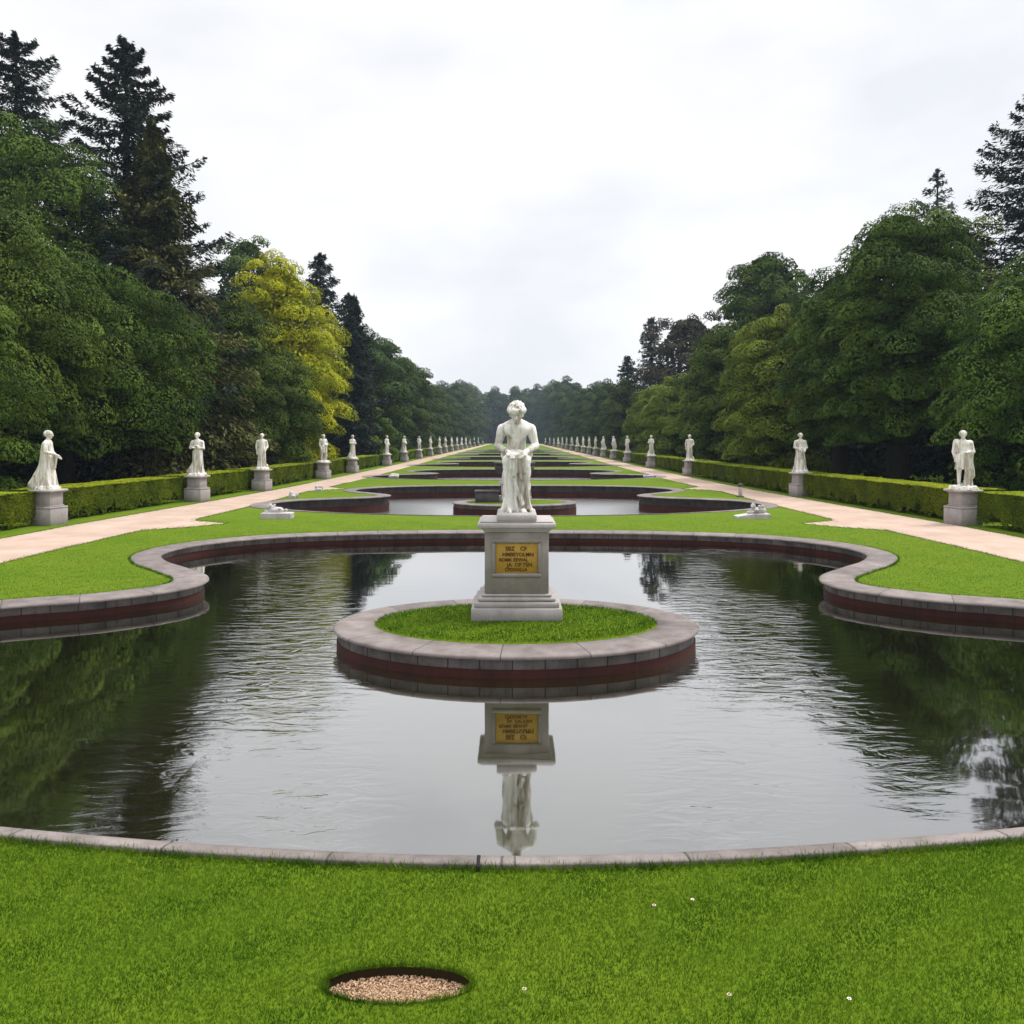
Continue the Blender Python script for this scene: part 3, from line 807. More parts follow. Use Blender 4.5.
def seated():
    s = SDF((-0.42, -0.52, -0.02), (0.42, 0.55, 1.80), 0.0095)
    # rock seat
    rk = s.box((0, 0.2, 0.36), (0.21, 0.22, 0.38), 0.06)+0.02*np.sin(s.x*19+s.z*11)*np.sin(s.z*17+s.y*13)
    s.U(rk, 0.04)
    # legs under the cloth
    for q in (-1, 1):
        s.U(s.cap((q*0.11, 0.14, 0.80), (q*0.125, -0.27, 0.815), 0.115, 0.088), 0.05)
        s.U(s.cap((q*0.125, -0.27, 0.80), (q*0.10, -0.23, 0.12), 0.088, 0.058), 0.03)
        s.U(s.cap((q*0.085, -0.22, 0.065), (q*0.115, -0.40, 0.045), 0.048, 0.036), 0.03)
        for t in range(5):
            s.U(s.cap((q*(0.088+0.014*t), -0.39+0.006*t, 0.04), (q*(0.094+0.016*t), -0.437+0.011*t, 0.034), 0.0135, 0.012), 0.006)
    # drapery: a front sheet hanging in long vertical folds
    sway = s.x+0.03*np.sin(s.z*5.0)*(0.9-s.z)
    f = 0.030*np.sin(sway*58+1.0)+0.020*np.sin(sway*31+2.5*s.z+0.4)+0.011*np.sin(sway*97+s.z*6)
    zt = np.clip((0.86-s.z)/0.8, 0, 1)
    wd = 0.205-0.028*np.sin(np.clip(zt, 0, 1)*3.14)+0.045*zt**6
    sh = np.sqrt(np.maximum(np.abs(s.x)-wd+0.06, 0)**2+np.maximum(np.abs(s.y+0.17)-0.10+0.06-f-0.035*zt**4, 0)**2)-0.06
    sh = np.maximum(np.maximum(sh*0.72, 0.02-s.z), s.z-0.86)
    s.U(sh, 0.03)
    # cleft between the shins and a diagonal fold
    s.S(s.cap((0.015, -0.40, 0.62), (-0.02, -0.43, 0.12), 0.022, 0.05), 0.03)
    s.U(s.cap((-0.15, -0.29, 0.78), (0.09, -0.34, 0.16), 0.024, 0.032), 0.035)
    s.U(s.cap((0.15, -0.28, 0.78), (0.165, -0.30, 0.10), 0.026, 0.034), 0.03)
    # cloth over the lap falling between the hands
    s.U(s.cap((-0.17, -0.05, 0.90), (0.17, -0.05, 0.90), 0.075, 0.075)-0.008*np.sin(s.x*60+s.y*20), 0.05)
    for cx_, zz, rr_ in ((-0.085, 0.70, 0.026), (-0.045, 0.60, 0.028), (0.0, 0.66, 0.03), (0.045, 0.54, 0.028), (0.085, 0.64, 0.026), (0.12, 0.72, 0.022)):
        s.U(s.cap((cx_*0.9, -0.33, 0.885), (cx_*1.15+0.02, -0.335, zz), 0.045, rr_), 0.028)
    # torso, bent forward
    s.U(s.cap((0, 0.16, 0.88), (0, 0.12, 1.04), 0.155, 0.130, (1, 0.8, 1)), 0.05)
    s.U(s.cap((0, 0.11, 1.04), (0, 0.02, 1.27), 0.132, 0.168, (1, 0.74, 1)), 0.05)
    for q in (-1, 1):
        s.U(s.ell((q*0.085, -0.062, 1.275), (0.10, 0.045, 0.060)), 0.06)          # chest
        s.U(s.cap((q*0.05, 0.02, 1.380), (q*0.195, 0.035, 1.305), 0.062, 0.076), 0.07)
    s.S(s.cap((0, -0.125, 1.30), (0, -0.06, 1.02), 0.008, 0.008), 0.03)
    for zz in (1.14, 1.06, 0.985):
        s.S(s.cap((-0.09, -0.055+0.25*(1.14-zz), zz), (0.09, -0.055+0.25*(1.14-zz), zz), 0.006, 0.006), 0.03)
    # arms down to the lap
    for q in (-1, 1):
        el = (q*0.292, 0.02, 1.035); wr = (q*0.115, -0.255, 0.925)
        s.U(s.cap((q*0.226, 0.035, 1.295), el, 0.076, 0.054), 0.02)
        s.U(s.ell((q*0.248, 0.02, 1.215), (0.058, 0.066, 0.095)), 0.025)
        s.U(s.cap(el, wr, 0.058, 0.038), 0.02)
        hand(s, wr, (-q*0.42, -0.85, -0.22), -q, 1.15)
    # neck, bowed head, beard
    s.U(s.cap((0, 0.03, 1.37), (0, -0.11, 1.46), 0.080, 0.066), 0.04)
    head(s, (0, -0.165, 1.515), 1.22, 0.30)
    s.U(s.cap((0, -0.235, 1.42), (0, -0.225, 1.37), 0.042, 0.020)-0.005*np.sin(s.x*140), 0.025)
    # thick rounded curls, overhanging the brow
    cl = 0.013*np.sin(s.x*66+0.5)*np.sin(s.y*62)*np.sin(s.z*70)
    s.U(np.maximum(s.ell((0, -0.135, 1.618), (0.126, 0.140, 0.112))-cl, 1.555-s.z-(s.y+0.13)*0.10), 0.012)
    a = np.arctan2(s.y+0.15, s.x)
    br = np.sqrt((np.sqrt((s.x/0.117)**2+((s.y+0.15)/0.130)**2)-1)**2*0.117**2+((s.z-1.578-(s.y+0.15)*0.12-0.008*np.sin(a*9))*0.8)**2)-0.030-0.006*np.sin(a*15)
    s.U(br, 0.02)
    return s.mesh("figure")

# ------------------------------------------------------------------ the seated statue on its pedestal
ISLZ = 0.06
mon = empty("seated_statue", (0.04, 12.42, ISLZ), label="white seated statue with bowed head on tall pedestal with golden plaque, in the pond island", cat="statue")
fig = link("figure", seated(), M['marble'], mon); fig.location = (0, 0, 1.585); fig.scale = (1.0, 1.0, 1.0)
ped = MB()
def ring_box(mb, w, d, z0, z1, bev=0.012): mb.box(-w/2, w/2, -d/2, d/2, z0, z1, bev=bev)
pd = MB(); ring_box(pd, 0.96, 0.86, 0.40, 1.33)          # die
ped_die = pd.build("pedestal", M['pedestal_main'], mon)
b = MB(); ring_box(b, 1.36, 1.06, -0.05, 0.20); ring_box(b, 1.27, 0.99, 0.20, 0.285); ring_box(b, 1.17, 0.94, 0.285, 0.355, 0.03); ring_box(b, 1.05, 0.90, 0.355, 0.402, 0.02)
b.build("pedestal_base", M['pedestal'], mon)
c = MB(); ring_box(c, 1.00, 0.89, 1.33, 1.36, 0.01); ring_box(c, 1.05, 0.93, 1.36, 1.39, 0.012)
ring_box(c, 1.17, 1.02, 1.39, 1.47, 0.014); ring_box(c, 1.10, 0.96, 1.47, 1.495, 0.01)
c.build("cornice", M['cornice'], mon)
pl = MB(); ring_box(pl, 0.60, 0.98, 1.495, 1.60, 0.014); ring_box(pl, 0.55, 0.93, 1.575, 1.615, 0.014)
pl.build("plinth", M['cornice'], mon)
# moulded frame round the plaque
fr = MB(); yf = -0.43
for x0, x1, z0, z1 in ((-0.37, 0.37, 1.165, 1.225), (-0.37, 0.37, 0.655, 0.715), (-0.37, -0.315, 0.715, 1.165), (0.315, 0.37, 0.715, 1.165)):
    fr.box(x0, x1, yf-0.035, yf+0.01, z0, z1, bev=0.014)
fr.build("plaque_frame", M['pedestal_main'], ped_die)
pq = MB().box(-0.314, 0.314, yf-0.012, yf+0.01, 0.716, 1.164, bev=0.004).build("plaque", M['plaque'], mon)
def text(txt, size, x, z, y, mat, parent):
    cu = bpy.data.curves.new("lettering", 'FONT'); cu.body = txt; cu.size = size; cu.align_x = 'CENTER'; cu.extrude = 0.002; cu.resolution_u = 2
    cu.offset = 0.002
    o = bpy.data.objects.new("tmp", cu); COL.objects.link(o)
    dg = bpy.context.evaluated_depsgraph_get()
    me = bpy.data.meshes.new_from_object(o.evaluated_get(dg)); bpy.data.objects.remove(o)
    q = link("lettering", me, mat, parent); q.rotation_euler = (R(90), 0, 0); q.location = (x, y, z); return q
for txt, size, x, z in (("SBZ", 0.085, -0.10, 1.055), ("CF", 0.085, 0.10, 1.055), ("HMBEYOLMN", 0.078, 0.02, 0.970), ("RDMK", 0.070, -0.17, 0.892), ("EEWAL", 0.070, 0.06, 0.892), ("JA", 0.08, -0.11, 0.815), ("OF", 0.08, 0.02, 0.815), ("TSN", 0.080, 0.16, 0.815), ("CPDOALLA", 0.066, -0.01, 0.748)):
    text(txt, size, x, z, yf-0.016, M['letter'], pq)

# ------------------------------------------------------------------ urn and stone block on the second island
urn = empty("stone_urn", (0.02, 34.8, 0.06), label="broad dark stone urn on a pedestal behind the seated statue", cat="urn")
V, F = lathe([(0.02, 0.86), (0.28, 0.87), (0.25, 0.95), (0.20, 1.0), (0.34, 1.08), (0.66, 1.20), (0.84, 1.36), (0.88, 1.50), (0.82, 1.58), (0.90, 1.62), (0.92, 1.68), (0.80, 1.70), (0.70, 1.60), (0.02, 1.52)], 40)
MB().add(V, F).build("bowl", M['greystone'], urn, smooth=True)
b = MB(); ring_box(b, 1.45, 1.0, -0.05, 0.22); ring_box(b, 1.15, 0.85, 0.22, 0.74); ring_box(b, 1.35, 0.95, 0.74, 0.86)
b.build("pedestal", M['frag'], urn)
b = MB(); b.box(-0.5, 0.5, -0.35, 0.35, -0.05, 0.42, bev=0.02).box(-0.54, 0.54, -0.39, 0.39, 0.42, 0.50, bev=0.015)
o = b.build("stone_block", M['greystone']); o.location = (-1.15, 34.3, 0.06); tag(o, "low dark stone block with a slab top beside the urn pedestal", "stone block")

# ------------------------------------------------------------------ avenue statues
FIG = [standing(v) for v in range(4)]
def make_statue(variant, face):
    root = empty("garden_statue", (0, 0, 0))
    f = link("figure", FIG[variant], M['marble'], root); f.location = (0, 0, 1.135); f.scale = (1.1, 1.1, 1.0); f.rotation_euler = (0, 0, face)
    p = MB(); ring_box(p, 0.60, 0.60, 0.52, 1.06); ring_box(p, 0.66, 0.66, 0.585, 0.63, 0.02)
    p = p.build("pedestal", M['pedestal'], root)
    b = MB(); ring_box(b, 0.80, 0.80, -0.05, 0.53); ring_box(b, 0.82, 0.82, 0.53, 0.585, 0.02); b.build("base_block", M['pedestal'], p)
    c = MB(); ring_box(c, 0.70, 0.70, 1.045, 1.07, 0.01); ring_box(c, 0.82, 0.82, 1.07, 1.14, 0.015); c.build("cap_slab", M['cornice'], p)
    return root
# X of the statue line, nearer ones stand a little further out
def line_x(y): return float(np.interp(y, [20, 26, 35, 43, 55, 75, 120, 420], [15.1, 14.65, 13.95, 13.4, 13.05, 12.85, 12.95, 12.95]))
LEFT = [(25.9, 0, R(120)), (35.4, 1, R(20)), (42.6, 2, R(40)), (54.8, 3, R(60)), (64.2, 1, R(70)), (81, 2, R(80)), (94, 0, R(75)), (109, 3, R(60)), (124, 2, R(80)), (139, 1, R(90)), (151, 0, R(80)), (166, 2, R(80)), (182, 3, R(80)), (198, 1, R(80)), (215, 2, R(80)), (235, 0, R(80)), (260, 2, R(80)), (290, 1, R(80)), (330, 2, R(80))]
RIGHT = [(25.9, 3, R(-40)), (38.6, 0, R(-20)), (59.3, 2, R(-40)), (75, 1, R(-60)), (91, 2, R(-70)), (104, 3, R(-80)), (116, 0, R(-80)), (127, 2, R(-80)), (138, 1, R(-80)), (150, 2, R(-80)), (164, 0, R(-80)), (180, 3, R(-80)), (197, 2, R(-80)), (215, 1, R(-80)), (235, 0, R(-80)), (260, 2, R(-80)), (290, 1, R(-80)), (330, 2, R(-80))]
LLAB = ["white robed statue in profile with trailing train, nearest statue on the left path",
        "white statue with folded arms, second from the viewer along the left hedge",
        "slender white robed statue, third from the viewer along the left hedge",
        "white statue below the yellow-green tree's left half, fourth along the left path",
        "white statue below the yellow-green tree's right edge, fifth along the left path"]
RLAB = ["white bare-chested statue with a hip cloth, nearest statue on the right path",
        "white draped statue with flared base, second from the viewer along the right path",
        "slender white statue beside the two-part hedge, third along the right path",
        "white statue with folded arms, fourth from the viewer along the right path",
        "small slender white statue, fifth from the viewer along the right path"]
proto = {}
for side, LST, LB, nm in ((-1, LEFT, LLAB, "left"), (1, RIGHT, RLAB, "right")):
    for i, (y, v, face) in enumerate(LST):
        if v not in proto: st = proto[v] = make_statue(v, 0)
        else: st = copy_tree(proto[v])
        for ch in st.children:
            if ch.name.startswith("figure"): ch.rotation_euler = (0, 0, face+side*R(9))
        x = line_x(y); 
        if side > 0: x -= 0.12 if y < 30 else (-0.12 if y < 45 else 0.0)
        elif y < 40: x += 0.42 if y < 30 else 0.10
        st.location = (side*x, y, 0); st.rotation_euler = (0, 0, side*R(9))
        lab = LB[i] if i < 5 else "tiny white statue far down the %s path, among the dwindling row after the fifth" % nm
        tag(st, lab, "statue", "white statues along the %s path" % nm)

# ------------------------------------------------------------------ foliage
def leafquads(P, Nn, D, L, W):
    Nn = Nn/(np.linalg.norm(Nn, axis=1)[:, None]+1e-9)
    D = D-Nn*np.sum(D*Nn, 1)[:, None]; D /= np.linalg.norm(D, axis=1)[:, None]+1e-9
    S = np.cross(Nn, D); n = len(P)
    L = np.broadcast_to(L, (n,))[:, None]; W = np.broadcast_to(W, (n,))[:, None]
    V = np.stack([P-D*L*0.5, P+S*W*0.5-Nn*L*0.06, P+D*L*0.5-Nn*L*0.10, P-S*W*0.5-Nn*L*0.06], 1)
    return V.reshape(-1, 3), np.arange(4*n).reshape(-1, 4)

def hedge(x0, x1, y0, y1, h, leaf, dens, seed, detail=True):
    """clipped hedge with a ragged hem, foliage + stems, in local coordinates about its foot"""
    rg = np.random.default_rng(seed)
    w = x1-x0; l = y1-y0
    A = [('t', w*l*1.5), ('a', l*h), ('b', l*h), ('c', w*h), ('d', w*h)]
    Ps = []; Ns = []
    for k, ar in A:
        n = int(ar*dens); u = rg.random(n); v = rg.random(n)
        if k == 't': P = np.column_stack([x0+w*u, y0+l*v, np.full(n, h)]); Nn = np.tile((0, 0, 1.0), (n, 1))
        elif k in 'ab':
            xx = x0 if k == 'a' else x1
            P = np.column_stack([np.full(n, xx), y0+l*u, 0.06+(h-0.06)*v]); Nn = np.tile((-1.0 if k == 'a' else 1.0, 0, 0.25), (n, 1))
        else:
            yy = y0 if k == 'c' else y1
            P = np.column_stack([x0+w*u, np.full(n, yy), 0.06+(h-0.06)*v]); Nn = np.tile((0, -1.0 if k == 'c' else 1.0, 0.25), (n, 1))
        s = P[:, 1] if k in 'tab' else P[:, 0]
        hem = 0.22+0.12*np.sin(s*2.9+seed)+0.11*np.sin(s*6.7+1.3*seed)+0.08*np.sin(s*14+seed)
        keep = (P[:, 2] > hem) | (rg.random(n) < 0.10)
        bulge = 0.022*np.sin(s*3.3+seed)+0.015*np.sin(s*7.9)*np.sin(P[:, 2]*5)
        P = P+Nn*(bulge*(0.35 if k == 't' else 1.0)-(0.025 if k == 't' else 0.06)*rg.random(n))[:, None]
        Ps.append(P[keep]); Ns.append(Nn[keep])
    P = np.concatenate(Ps); Nn = np.concatenate(Ns)
    # round the top edges
    n = len(P)
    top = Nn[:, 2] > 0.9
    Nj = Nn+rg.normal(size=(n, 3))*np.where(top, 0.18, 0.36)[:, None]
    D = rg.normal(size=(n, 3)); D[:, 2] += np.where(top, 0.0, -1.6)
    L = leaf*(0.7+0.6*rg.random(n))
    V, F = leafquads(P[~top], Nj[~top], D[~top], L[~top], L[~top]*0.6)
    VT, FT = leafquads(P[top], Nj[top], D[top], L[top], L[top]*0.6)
    # twiggy body inside
    bv, bf = [], []
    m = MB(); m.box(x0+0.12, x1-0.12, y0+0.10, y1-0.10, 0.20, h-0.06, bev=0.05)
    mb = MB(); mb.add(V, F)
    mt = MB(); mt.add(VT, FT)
    return mb, mt, m

# clipped hedges between the statues
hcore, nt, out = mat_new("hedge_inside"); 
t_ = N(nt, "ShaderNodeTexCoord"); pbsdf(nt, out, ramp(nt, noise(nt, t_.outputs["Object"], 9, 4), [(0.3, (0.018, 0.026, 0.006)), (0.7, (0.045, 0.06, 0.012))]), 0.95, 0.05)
HL = ["short clipped hedge end at the left frame edge, before the nearest left statue",
      "clipped hedge between the first and second statues on the left",
      "clipped hedge between the second and third statues on the left",
      "clipped hedge from the third statue to the fourth statue on the left",
      "clipped hedge between the fourth and fifth statues on the left"]
HR = ["clipped hedge running out of frame right of the nearest right statue",
      "long clipped hedge between the first and second statues on the right",
      "clipped hedge left of the second right statue, nearer half of the split hedge",
      "clipped hedge beside the third right statue, farther half of the split hedge",
      "clipped hedge between the third and fourth statues on the right"]
seed = 40
for side, LST, LB, nm in ((-1, LEFT, HL, "left"), (1, RIGHT, HR, "right")):
    ys = [(17.5, 25.45)]
    sy = [q[0] for q in LST]
    for a, b_ in zip(sy[:-1], sy[1:]):
        if side > 0 and a == 38.6: ys += [(a+0.5, 48.0), (48.2, b_-0.5)]
        else: ys.append((a+0.5, b_-0.5))
    for i, (ya, yb) in enumerate(ys):
        if ya > 215: continue
        ym = (ya+yb)/2; xa, xb = line_x(ya), line_x(yb)
        if side > 0 and ym < 60: xa -= 0.25; xb -= 0.25
        ang = math.atan2(side*(xb-xa), yb-ya); L = math.hypot(xb-xa, yb-ya)
        leaf = 0.026+0.0011*ym; dens = 1900*(0.06/leaf)**2*(1.0 if ym < 60 else 0.8)
        seed += 1
        # local frame: y along the hedge, front face 0.4 m behind the statue line
        fx0, fx1 = (0.30, 1.95) if side > 0 else (-2.15, -0.55)
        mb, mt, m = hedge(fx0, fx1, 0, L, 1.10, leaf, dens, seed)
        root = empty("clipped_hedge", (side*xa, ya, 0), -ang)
        mb.build("foliage", M['hedge'], root); mt.build("lit_top", M['hedge_lit'], root); st = m.build("inner_twigs", hcore, root)
        sb = MB()
        rgs = np.random.default_rng(seed)
        if ym < 70:
            for yy in np.arange(0.3, L-0.1, 0.55):
                xx = (fx0+fx1)/2+rgs.normal()*0.2
                sb.add(*tube([(xx, yy, -0.03), (xx+rgs.normal()*0.04, yy+rgs.normal()*0.05, 0.36)], [0.03, 0.02], 6))
            o = sb.build("stems", M['bark'], root); o["kind"] = "stuff"
        tag(root, LB[i] if i < 5 else "small clipped hedge far down the %s path, past its fourth statue" % nm, "hedge", "clipped hedges along the %s path" % nm)

def limb(rg, a, b, r0, r1, n=5, wob=0.1):
    a, b = np.array(a, float), np.array(b, float); t = np.linspace(0, 1, n)[:, None]
    P = a+(b-a)*t+rg.normal(size=(n, 3))*wob*np.linalg.norm(b-a)*0.3*np.sin(t*np.pi)
    return tube(P, np.linspace(r0, r1, n), 7)

def broadleaf(seed, h, zb, r, leaf=0.17, n_cl=300, per=120, prof=0.38, cl=1.15, droop=0.55, lean=(0, 0), pw=2.0, hole=0.0):
    """returns (crown mesh, trunk mesh); the crown is spaced boughs, each a drooping dome of leaf tufts"""
    rg = np.random.default_rng(seed)
    nb = max(16, n_cl//5); per = int(per*11); leaf = leaf*0.66; up = np.array([0, 0, 1.0])
    nl = 9; ld = rg.normal(size=(nl, 3)); ld[:, 2] = ld[:, 2]*0.8+0.25; ld /= np.linalg.norm(ld, axis=1)[:, None]; lw = 0.10+0.25*rg.random(nl)
    def cand():
        while True:
            t = rg.random()**0.8; az = rg.random()*2*np.pi
            R_ = (1-((t-prof)/(1-prof))**pw)**(1/pw) if t > prof else 0.74+0.26*(t/prof)
            if rg.random() > 0.22+0.78*R_: continue
            d = np.array([math.cos(az)*R_, math.sin(az)*R_, (t-0.45)*1.2]); dn = d/(np.linalg.norm(d)+1e-6)
            lob = min(0.82+np.sum(lw*np.exp(-((1-ld@dn)/0.10))), 1.2)
            if hole and rg.random() < hole*max(0, 1.15-lob): continue
            q = 0.76+0.24*rg.random()**0.7
            return np.array([math.cos(az)*r*R_*q*lob+lean[0]*t, math.sin(az)*r*R_*q*lob+lean[1]*t, zb+(h-zb)*t*(0.93+0.06*min(lob, 1.15))-0.45*cl]), np.array([math.cos(az), math.sin(az), 0]), 0.62+0.38*R_
    C = []; O = []; S = []
    for i in range(nb):
        best = None; bd = -1
        for _ in range(14):
            c = cand()
            dd = min((np.linalg.norm(c[0]-p) for p in C), default=1e9)
            if dd > bd: bd, best = dd, c
        C.append(best[0]); O.append(best[1]); S.append(cl*1.12*best[2]*(0.7+0.6*rg.random()))
    C = np.array(C); O = np.array(O); S = np.array(S)
    cnt = np.maximum(60, per*(S/(cl*1.1))**2).astype(int)
    k = np.repeat(np.arange(nb), cnt); n = len(k)
    Tn = np.stack([-O[:, 1], O[:, 0], np.zeros(nb)], 1)
    # direction on the dome, in the bough's own frame (outward, sideways, up)
    w = rg.random(n)*1.32-0.32; a = rg.random(n)*2*np.pi; ww = np.sqrt(np.clip(1-w*w, 0, 1))
    U = np.stack([ww*np.cos(a), ww*np.sin(a), w], 1)
    # inner side of the dome is thinned, tufts push out
    keep = (U[:, 0] > -0.55) | (rg.random(n) < 0.3)
    U = U[keep]; k = k[keep]; n = len(k)
    ntf = 14
    tf = rg.normal(size=(nb, ntf, 3)); tf[:, :, 2] = np.abs(tf[:, :, 2])*0.7-0.15; tf /= np.linalg.norm(tf, axis=2)[:, :, None]
    dt = np.einsum('nij,nj->ni', tf[k], U)
    tuft = np.max(np.exp(-(1-dt)/0.06), axis=1)
    rad = 0.74+0.36*tuft-0.13*rg.random(n)**2
    s = S[k]
    x = U[:, 0]*s*rad*1.15; y = U[:, 1]*s*rad*1.05; z = U[:, 2]*s*rad*0.78
    z = z-droop*0.55*s*(np.clip(U[:, 0]+0.2, 0, None)**2*0.8+0.4*U[:, 1]**2)*rad
    P = C[k]+O[k]*x[:, None]+Tn[k]*y[:, None]+up*z[:, None]
    Nd = O[k]*U[:, :1]+Tn[k]*U[:, 1:2]+up*(U[:, 2:3]*1.1+0.25)
    Nn = Nd+rg.normal(size=(n, 3))*0.30
    D = O[k]*(0.5+U[:, :1]*0.6)+Tn[k]*U[:, 1:2]*0.7-up*(0.55+0.4*droop)+rg.normal(size=(n, 3))*0.4
    L = leaf*(0.65+0.8*rg.random(n))*1.12
    ni = n//5
    t = rg.random(ni); az = rg.random(ni)*6.283; R_ = np.where(t > prof, np.sqrt(np.clip(1-((t-prof)/(1-prof))**2, 0, 1)), 0.7+0.3*t/prof)
    rr = r*0.72*R_*rg.random(ni)**0.35
    Pi = np.stack([rr*np.cos(az)+lean[0]*t, rr*np.sin(az)+lean[1]*t, zb+(h-zb)*0.90*t], 1)
    P = np.concatenate([P, Pi]); Nn = np.concatenate([Nn, rg.normal(size=(ni, 3))+up*0.5]); D = np.concatenate([D, rg.normal(size=(ni, 3))])
    L = np.concatenate([L, leaf*2.6*(0.7+0.6*rg.random(ni))])
    V, F = leafquads(P, Nn, D, L, L*0.58)
    crown = mk_mesh("crown", V, F, smooth=False)
    tb = MB()
    tr = 0.028*h+0.05
    tp = [(0, 0, -0.2), (0.02*h*rg.normal()*0.3, 0.02*h*rg.normal()*0.3, h*0.25), (lean[0]*0.5, lean[1]*0.5, h*0.55), (lean[0]*0.85, lean[1]*0.85, h*0.85)]
    tb.add(*tube(tp, [tr*1.25, tr*0.85, tr*0.5, tr*0.12], 10))
    for i in range(nb):
        zz = max(zb*0.75, min(C[i][2]-0.35*np.hypot(C[i][0], C[i][1]), h*0.8)); f = zz/h
        tb.add(*limb(rg, (lean[0]*f*0.8, lean[1]*f*0.8, zz), C[i]-np.array([0, 0, 0.1]), tr*0.32*(1-f*0.6), 0.02))
    F4 = [np.concatenate(f) for f in tb.F.values()]
    trunk = mk_mesh("trunk", np.concatenate(tb.V), F4)
    return crown, trunk

def conifer(seed, h, zb, r, n_br=110, per=90, needle=0.34, droop=0.35, sparse_top=0.0, power=0.85, upturn=0.3, hang=0.0, width=0.20, fan=0.34):
    rg = np.random.default_rng(seed)
    tb = MB(); tr = 0.014*h+0.06
    tb.add(*tube([(0, 0, -0.2), (0.05, 0.02, h*0.4), (-0.03, 0.04, h*0.8), (0.02, 0, h)], [tr*1.2, tr*0.8, tr*0.35, 0.02], 9))
    PP = []; NN = []; DD = []; LL = []
    az = rg.random()*6
    for i in range(n_br):
        t = ((i+0.5*rg.random())/n_br)**1.0
        z = zb+(h-zb)*t
        L = r*((1-t)**power)*(0.62+0.5*rg.random())+0.25
        if sparse_top and t > sparse_top and rg.random() < 0.30: continue
        az += 2.399+rg.normal()*0.3
        o = np.array([math.cos(az), math.sin(az), 0]); up = np.array([0, 0, 1.0]); tn = np.array([-o[1], o[0], 0])
        s = np.linspace(0, 1, 7)
        rise = 0.28*(t-0.35)                                # upper limbs rise, lower ones sag
        zc = L*(rise*s-droop*(1-t*0.55)*s**1.3+upturn*s**3*0.5)
        cv = np.array([0, 0, z])+o*(s*L)[:, None]+up*zc[:, None]
        tb.add(*tube(cv, np.linspace(max(0.025, tr*0.22*(1-t)+0.02), 0.012, 7), 5))
        n = int(per*(0.35+0.65*(L/(r+0.25))))
        u = 0.03+0.99*rg.random(n)**0.9
        base = np.stack([np.interp(u, s, cv[:, k]) for k in range(3)], 1)
        sidew = (rg.random(n)*2-1)*L*fan*np.sin(np.clip(u*0.9+0.12, 0, 1)*np.pi*0.92)**0.8
        hg = -np.abs(sidew)*0.45-hang*rg.random(n)**1.5*(0.4+u)
        P = base+tn*sidew[:, None]+up*(hg+rg.normal(size=n)*0.11)[:, None]
        D = o*(0.9)+tn*np.sign(sidew)[:, None]*0.9-up*(0.35+1.6*(hang > 0.2)*rg.random(n))[:, None]+rg.normal(size=(n, 3))*0.25
        Nn = up*1.0+o*0.3+rg.normal(size=(n, 3))*0.4
        PP.append(P); NN.append(Nn); DD.append(D); LL.append(needle*(0.6+0.8*rg.random(n)))
    n = 60; u = rg.random(n)
    PP.append(np.stack([rg.normal(size=n)*0.06, rg.normal(size=n)*0.06, h-1.2*u], 1)); NN.append(rg.normal(size=(n, 3))); DD.append(rg.normal(size=(n, 3))*0.5+np.array([0, 0, 1])); LL.append(np.full(n, needle))
    P, Nn, D, L = map(np.concatenate, (PP, NN, DD, LL))
    V, F = leafquads(P, Nn, D, L, L*width*1.6)
    crown = mk_mesh("crown", V, F, smooth=False)
    trunk = mk_mesh("trunk", np.concatenate(tb.V), [np.concatenate(f) for f in tb.F.values()])
    return crown, trunk

def plant(name, meshes, x, y, mat, label, cat="tree", group=None, rz=0.0, sc_=(1, 1, 1)):
    root = empty(name, (x, y, 0), rz, label=label, cat=cat, group=group)
    root.scale = sc_
    c, t = meshes
    if not c.materials: c.materials.append(M[mat])
    if not t.materials: t.materials.append(M['bark'])
    o1 = bpy.data.objects.new("crown", c); COL.objects.link(o1); o1.parent = root
    o2 = bpy.data.objects.new("trunk", t); COL.objects.link(o2); o2.parent = root
    return root

GL, GR = "trees along the left of the avenue", "trees along the right of the avenue"
# --- left side
plant("broadleaf_tree", broadleaf(101, 13.0, 3.4, 7.2, n_cl=560, per=120, leaf=0.16, prof=0.16, cl=1.35, droop=0.7, pw=1.45), -23.3, 41.5, 'leaf_dark', "big dark green tree with drooping boughs behind the second left statue", group=GL)
plant("broadleaf_tree", broadleaf(102, 14.0, 3.6, 5.6, n_cl=420, per=120, leaf=0.16, prof=0.35, cl=1.3, droop=0.7), -24.6, 35.5, 'leaf_mid', "tall green layered tree at the left frame edge behind the nearest statue", group=GL)
plant("broadleaf_tree", broadleaf(103, 22.5, 5, 6.0, n_cl=360, per=120, leaf=0.19, prof=0.5, cl=1.4), -28.8, 47.5, 'leaf_mid', "tall round-topped green tree under the top-left pine", group=GL)
plant("broadleaf_tree", broadleaf(104, 8.6, 0.9, 2.9, n_cl=230, per=110, leaf=0.12, cl=0.8, droop=0.7), -20.6, 29.0, 'leaf_mid', "small green tree poking in at the left frame edge, nearest of all", group=GL)
plant("pine_tree", conifer(105, 29.9, 8, 9.4, n_br=110, per=500, needle=0.36, droop=0.10, upturn=0.45, power=0.62, hang=0.10, fan=0.20), -33.6, 54, 'needle_dark', "black sparse pine topping the trees at the left frame edge", group=GL)
plant("pine_tree", conifer(126, 28.6, 5, 10.8, n_br=120, per=560, needle=0.38, droop=0.06, upturn=0.45, power=0.76, hang=0.14, fan=0.20), -25.2, 52, 'needle_dark', "tallest black pine with long sparse upper branches, left side", group=GL)
plant("spruce_tree", conifer(107, 22.0, 2, 8.4, n_br=180, per=640, needle=0.36, droop=0.55, upturn=0.2, hang=0.42, power=1.0, width=0.22), -21.9, 48.5, 'needle_brown', "dense brownish spruce with hanging branches in front of the tallest pine", group=GL)
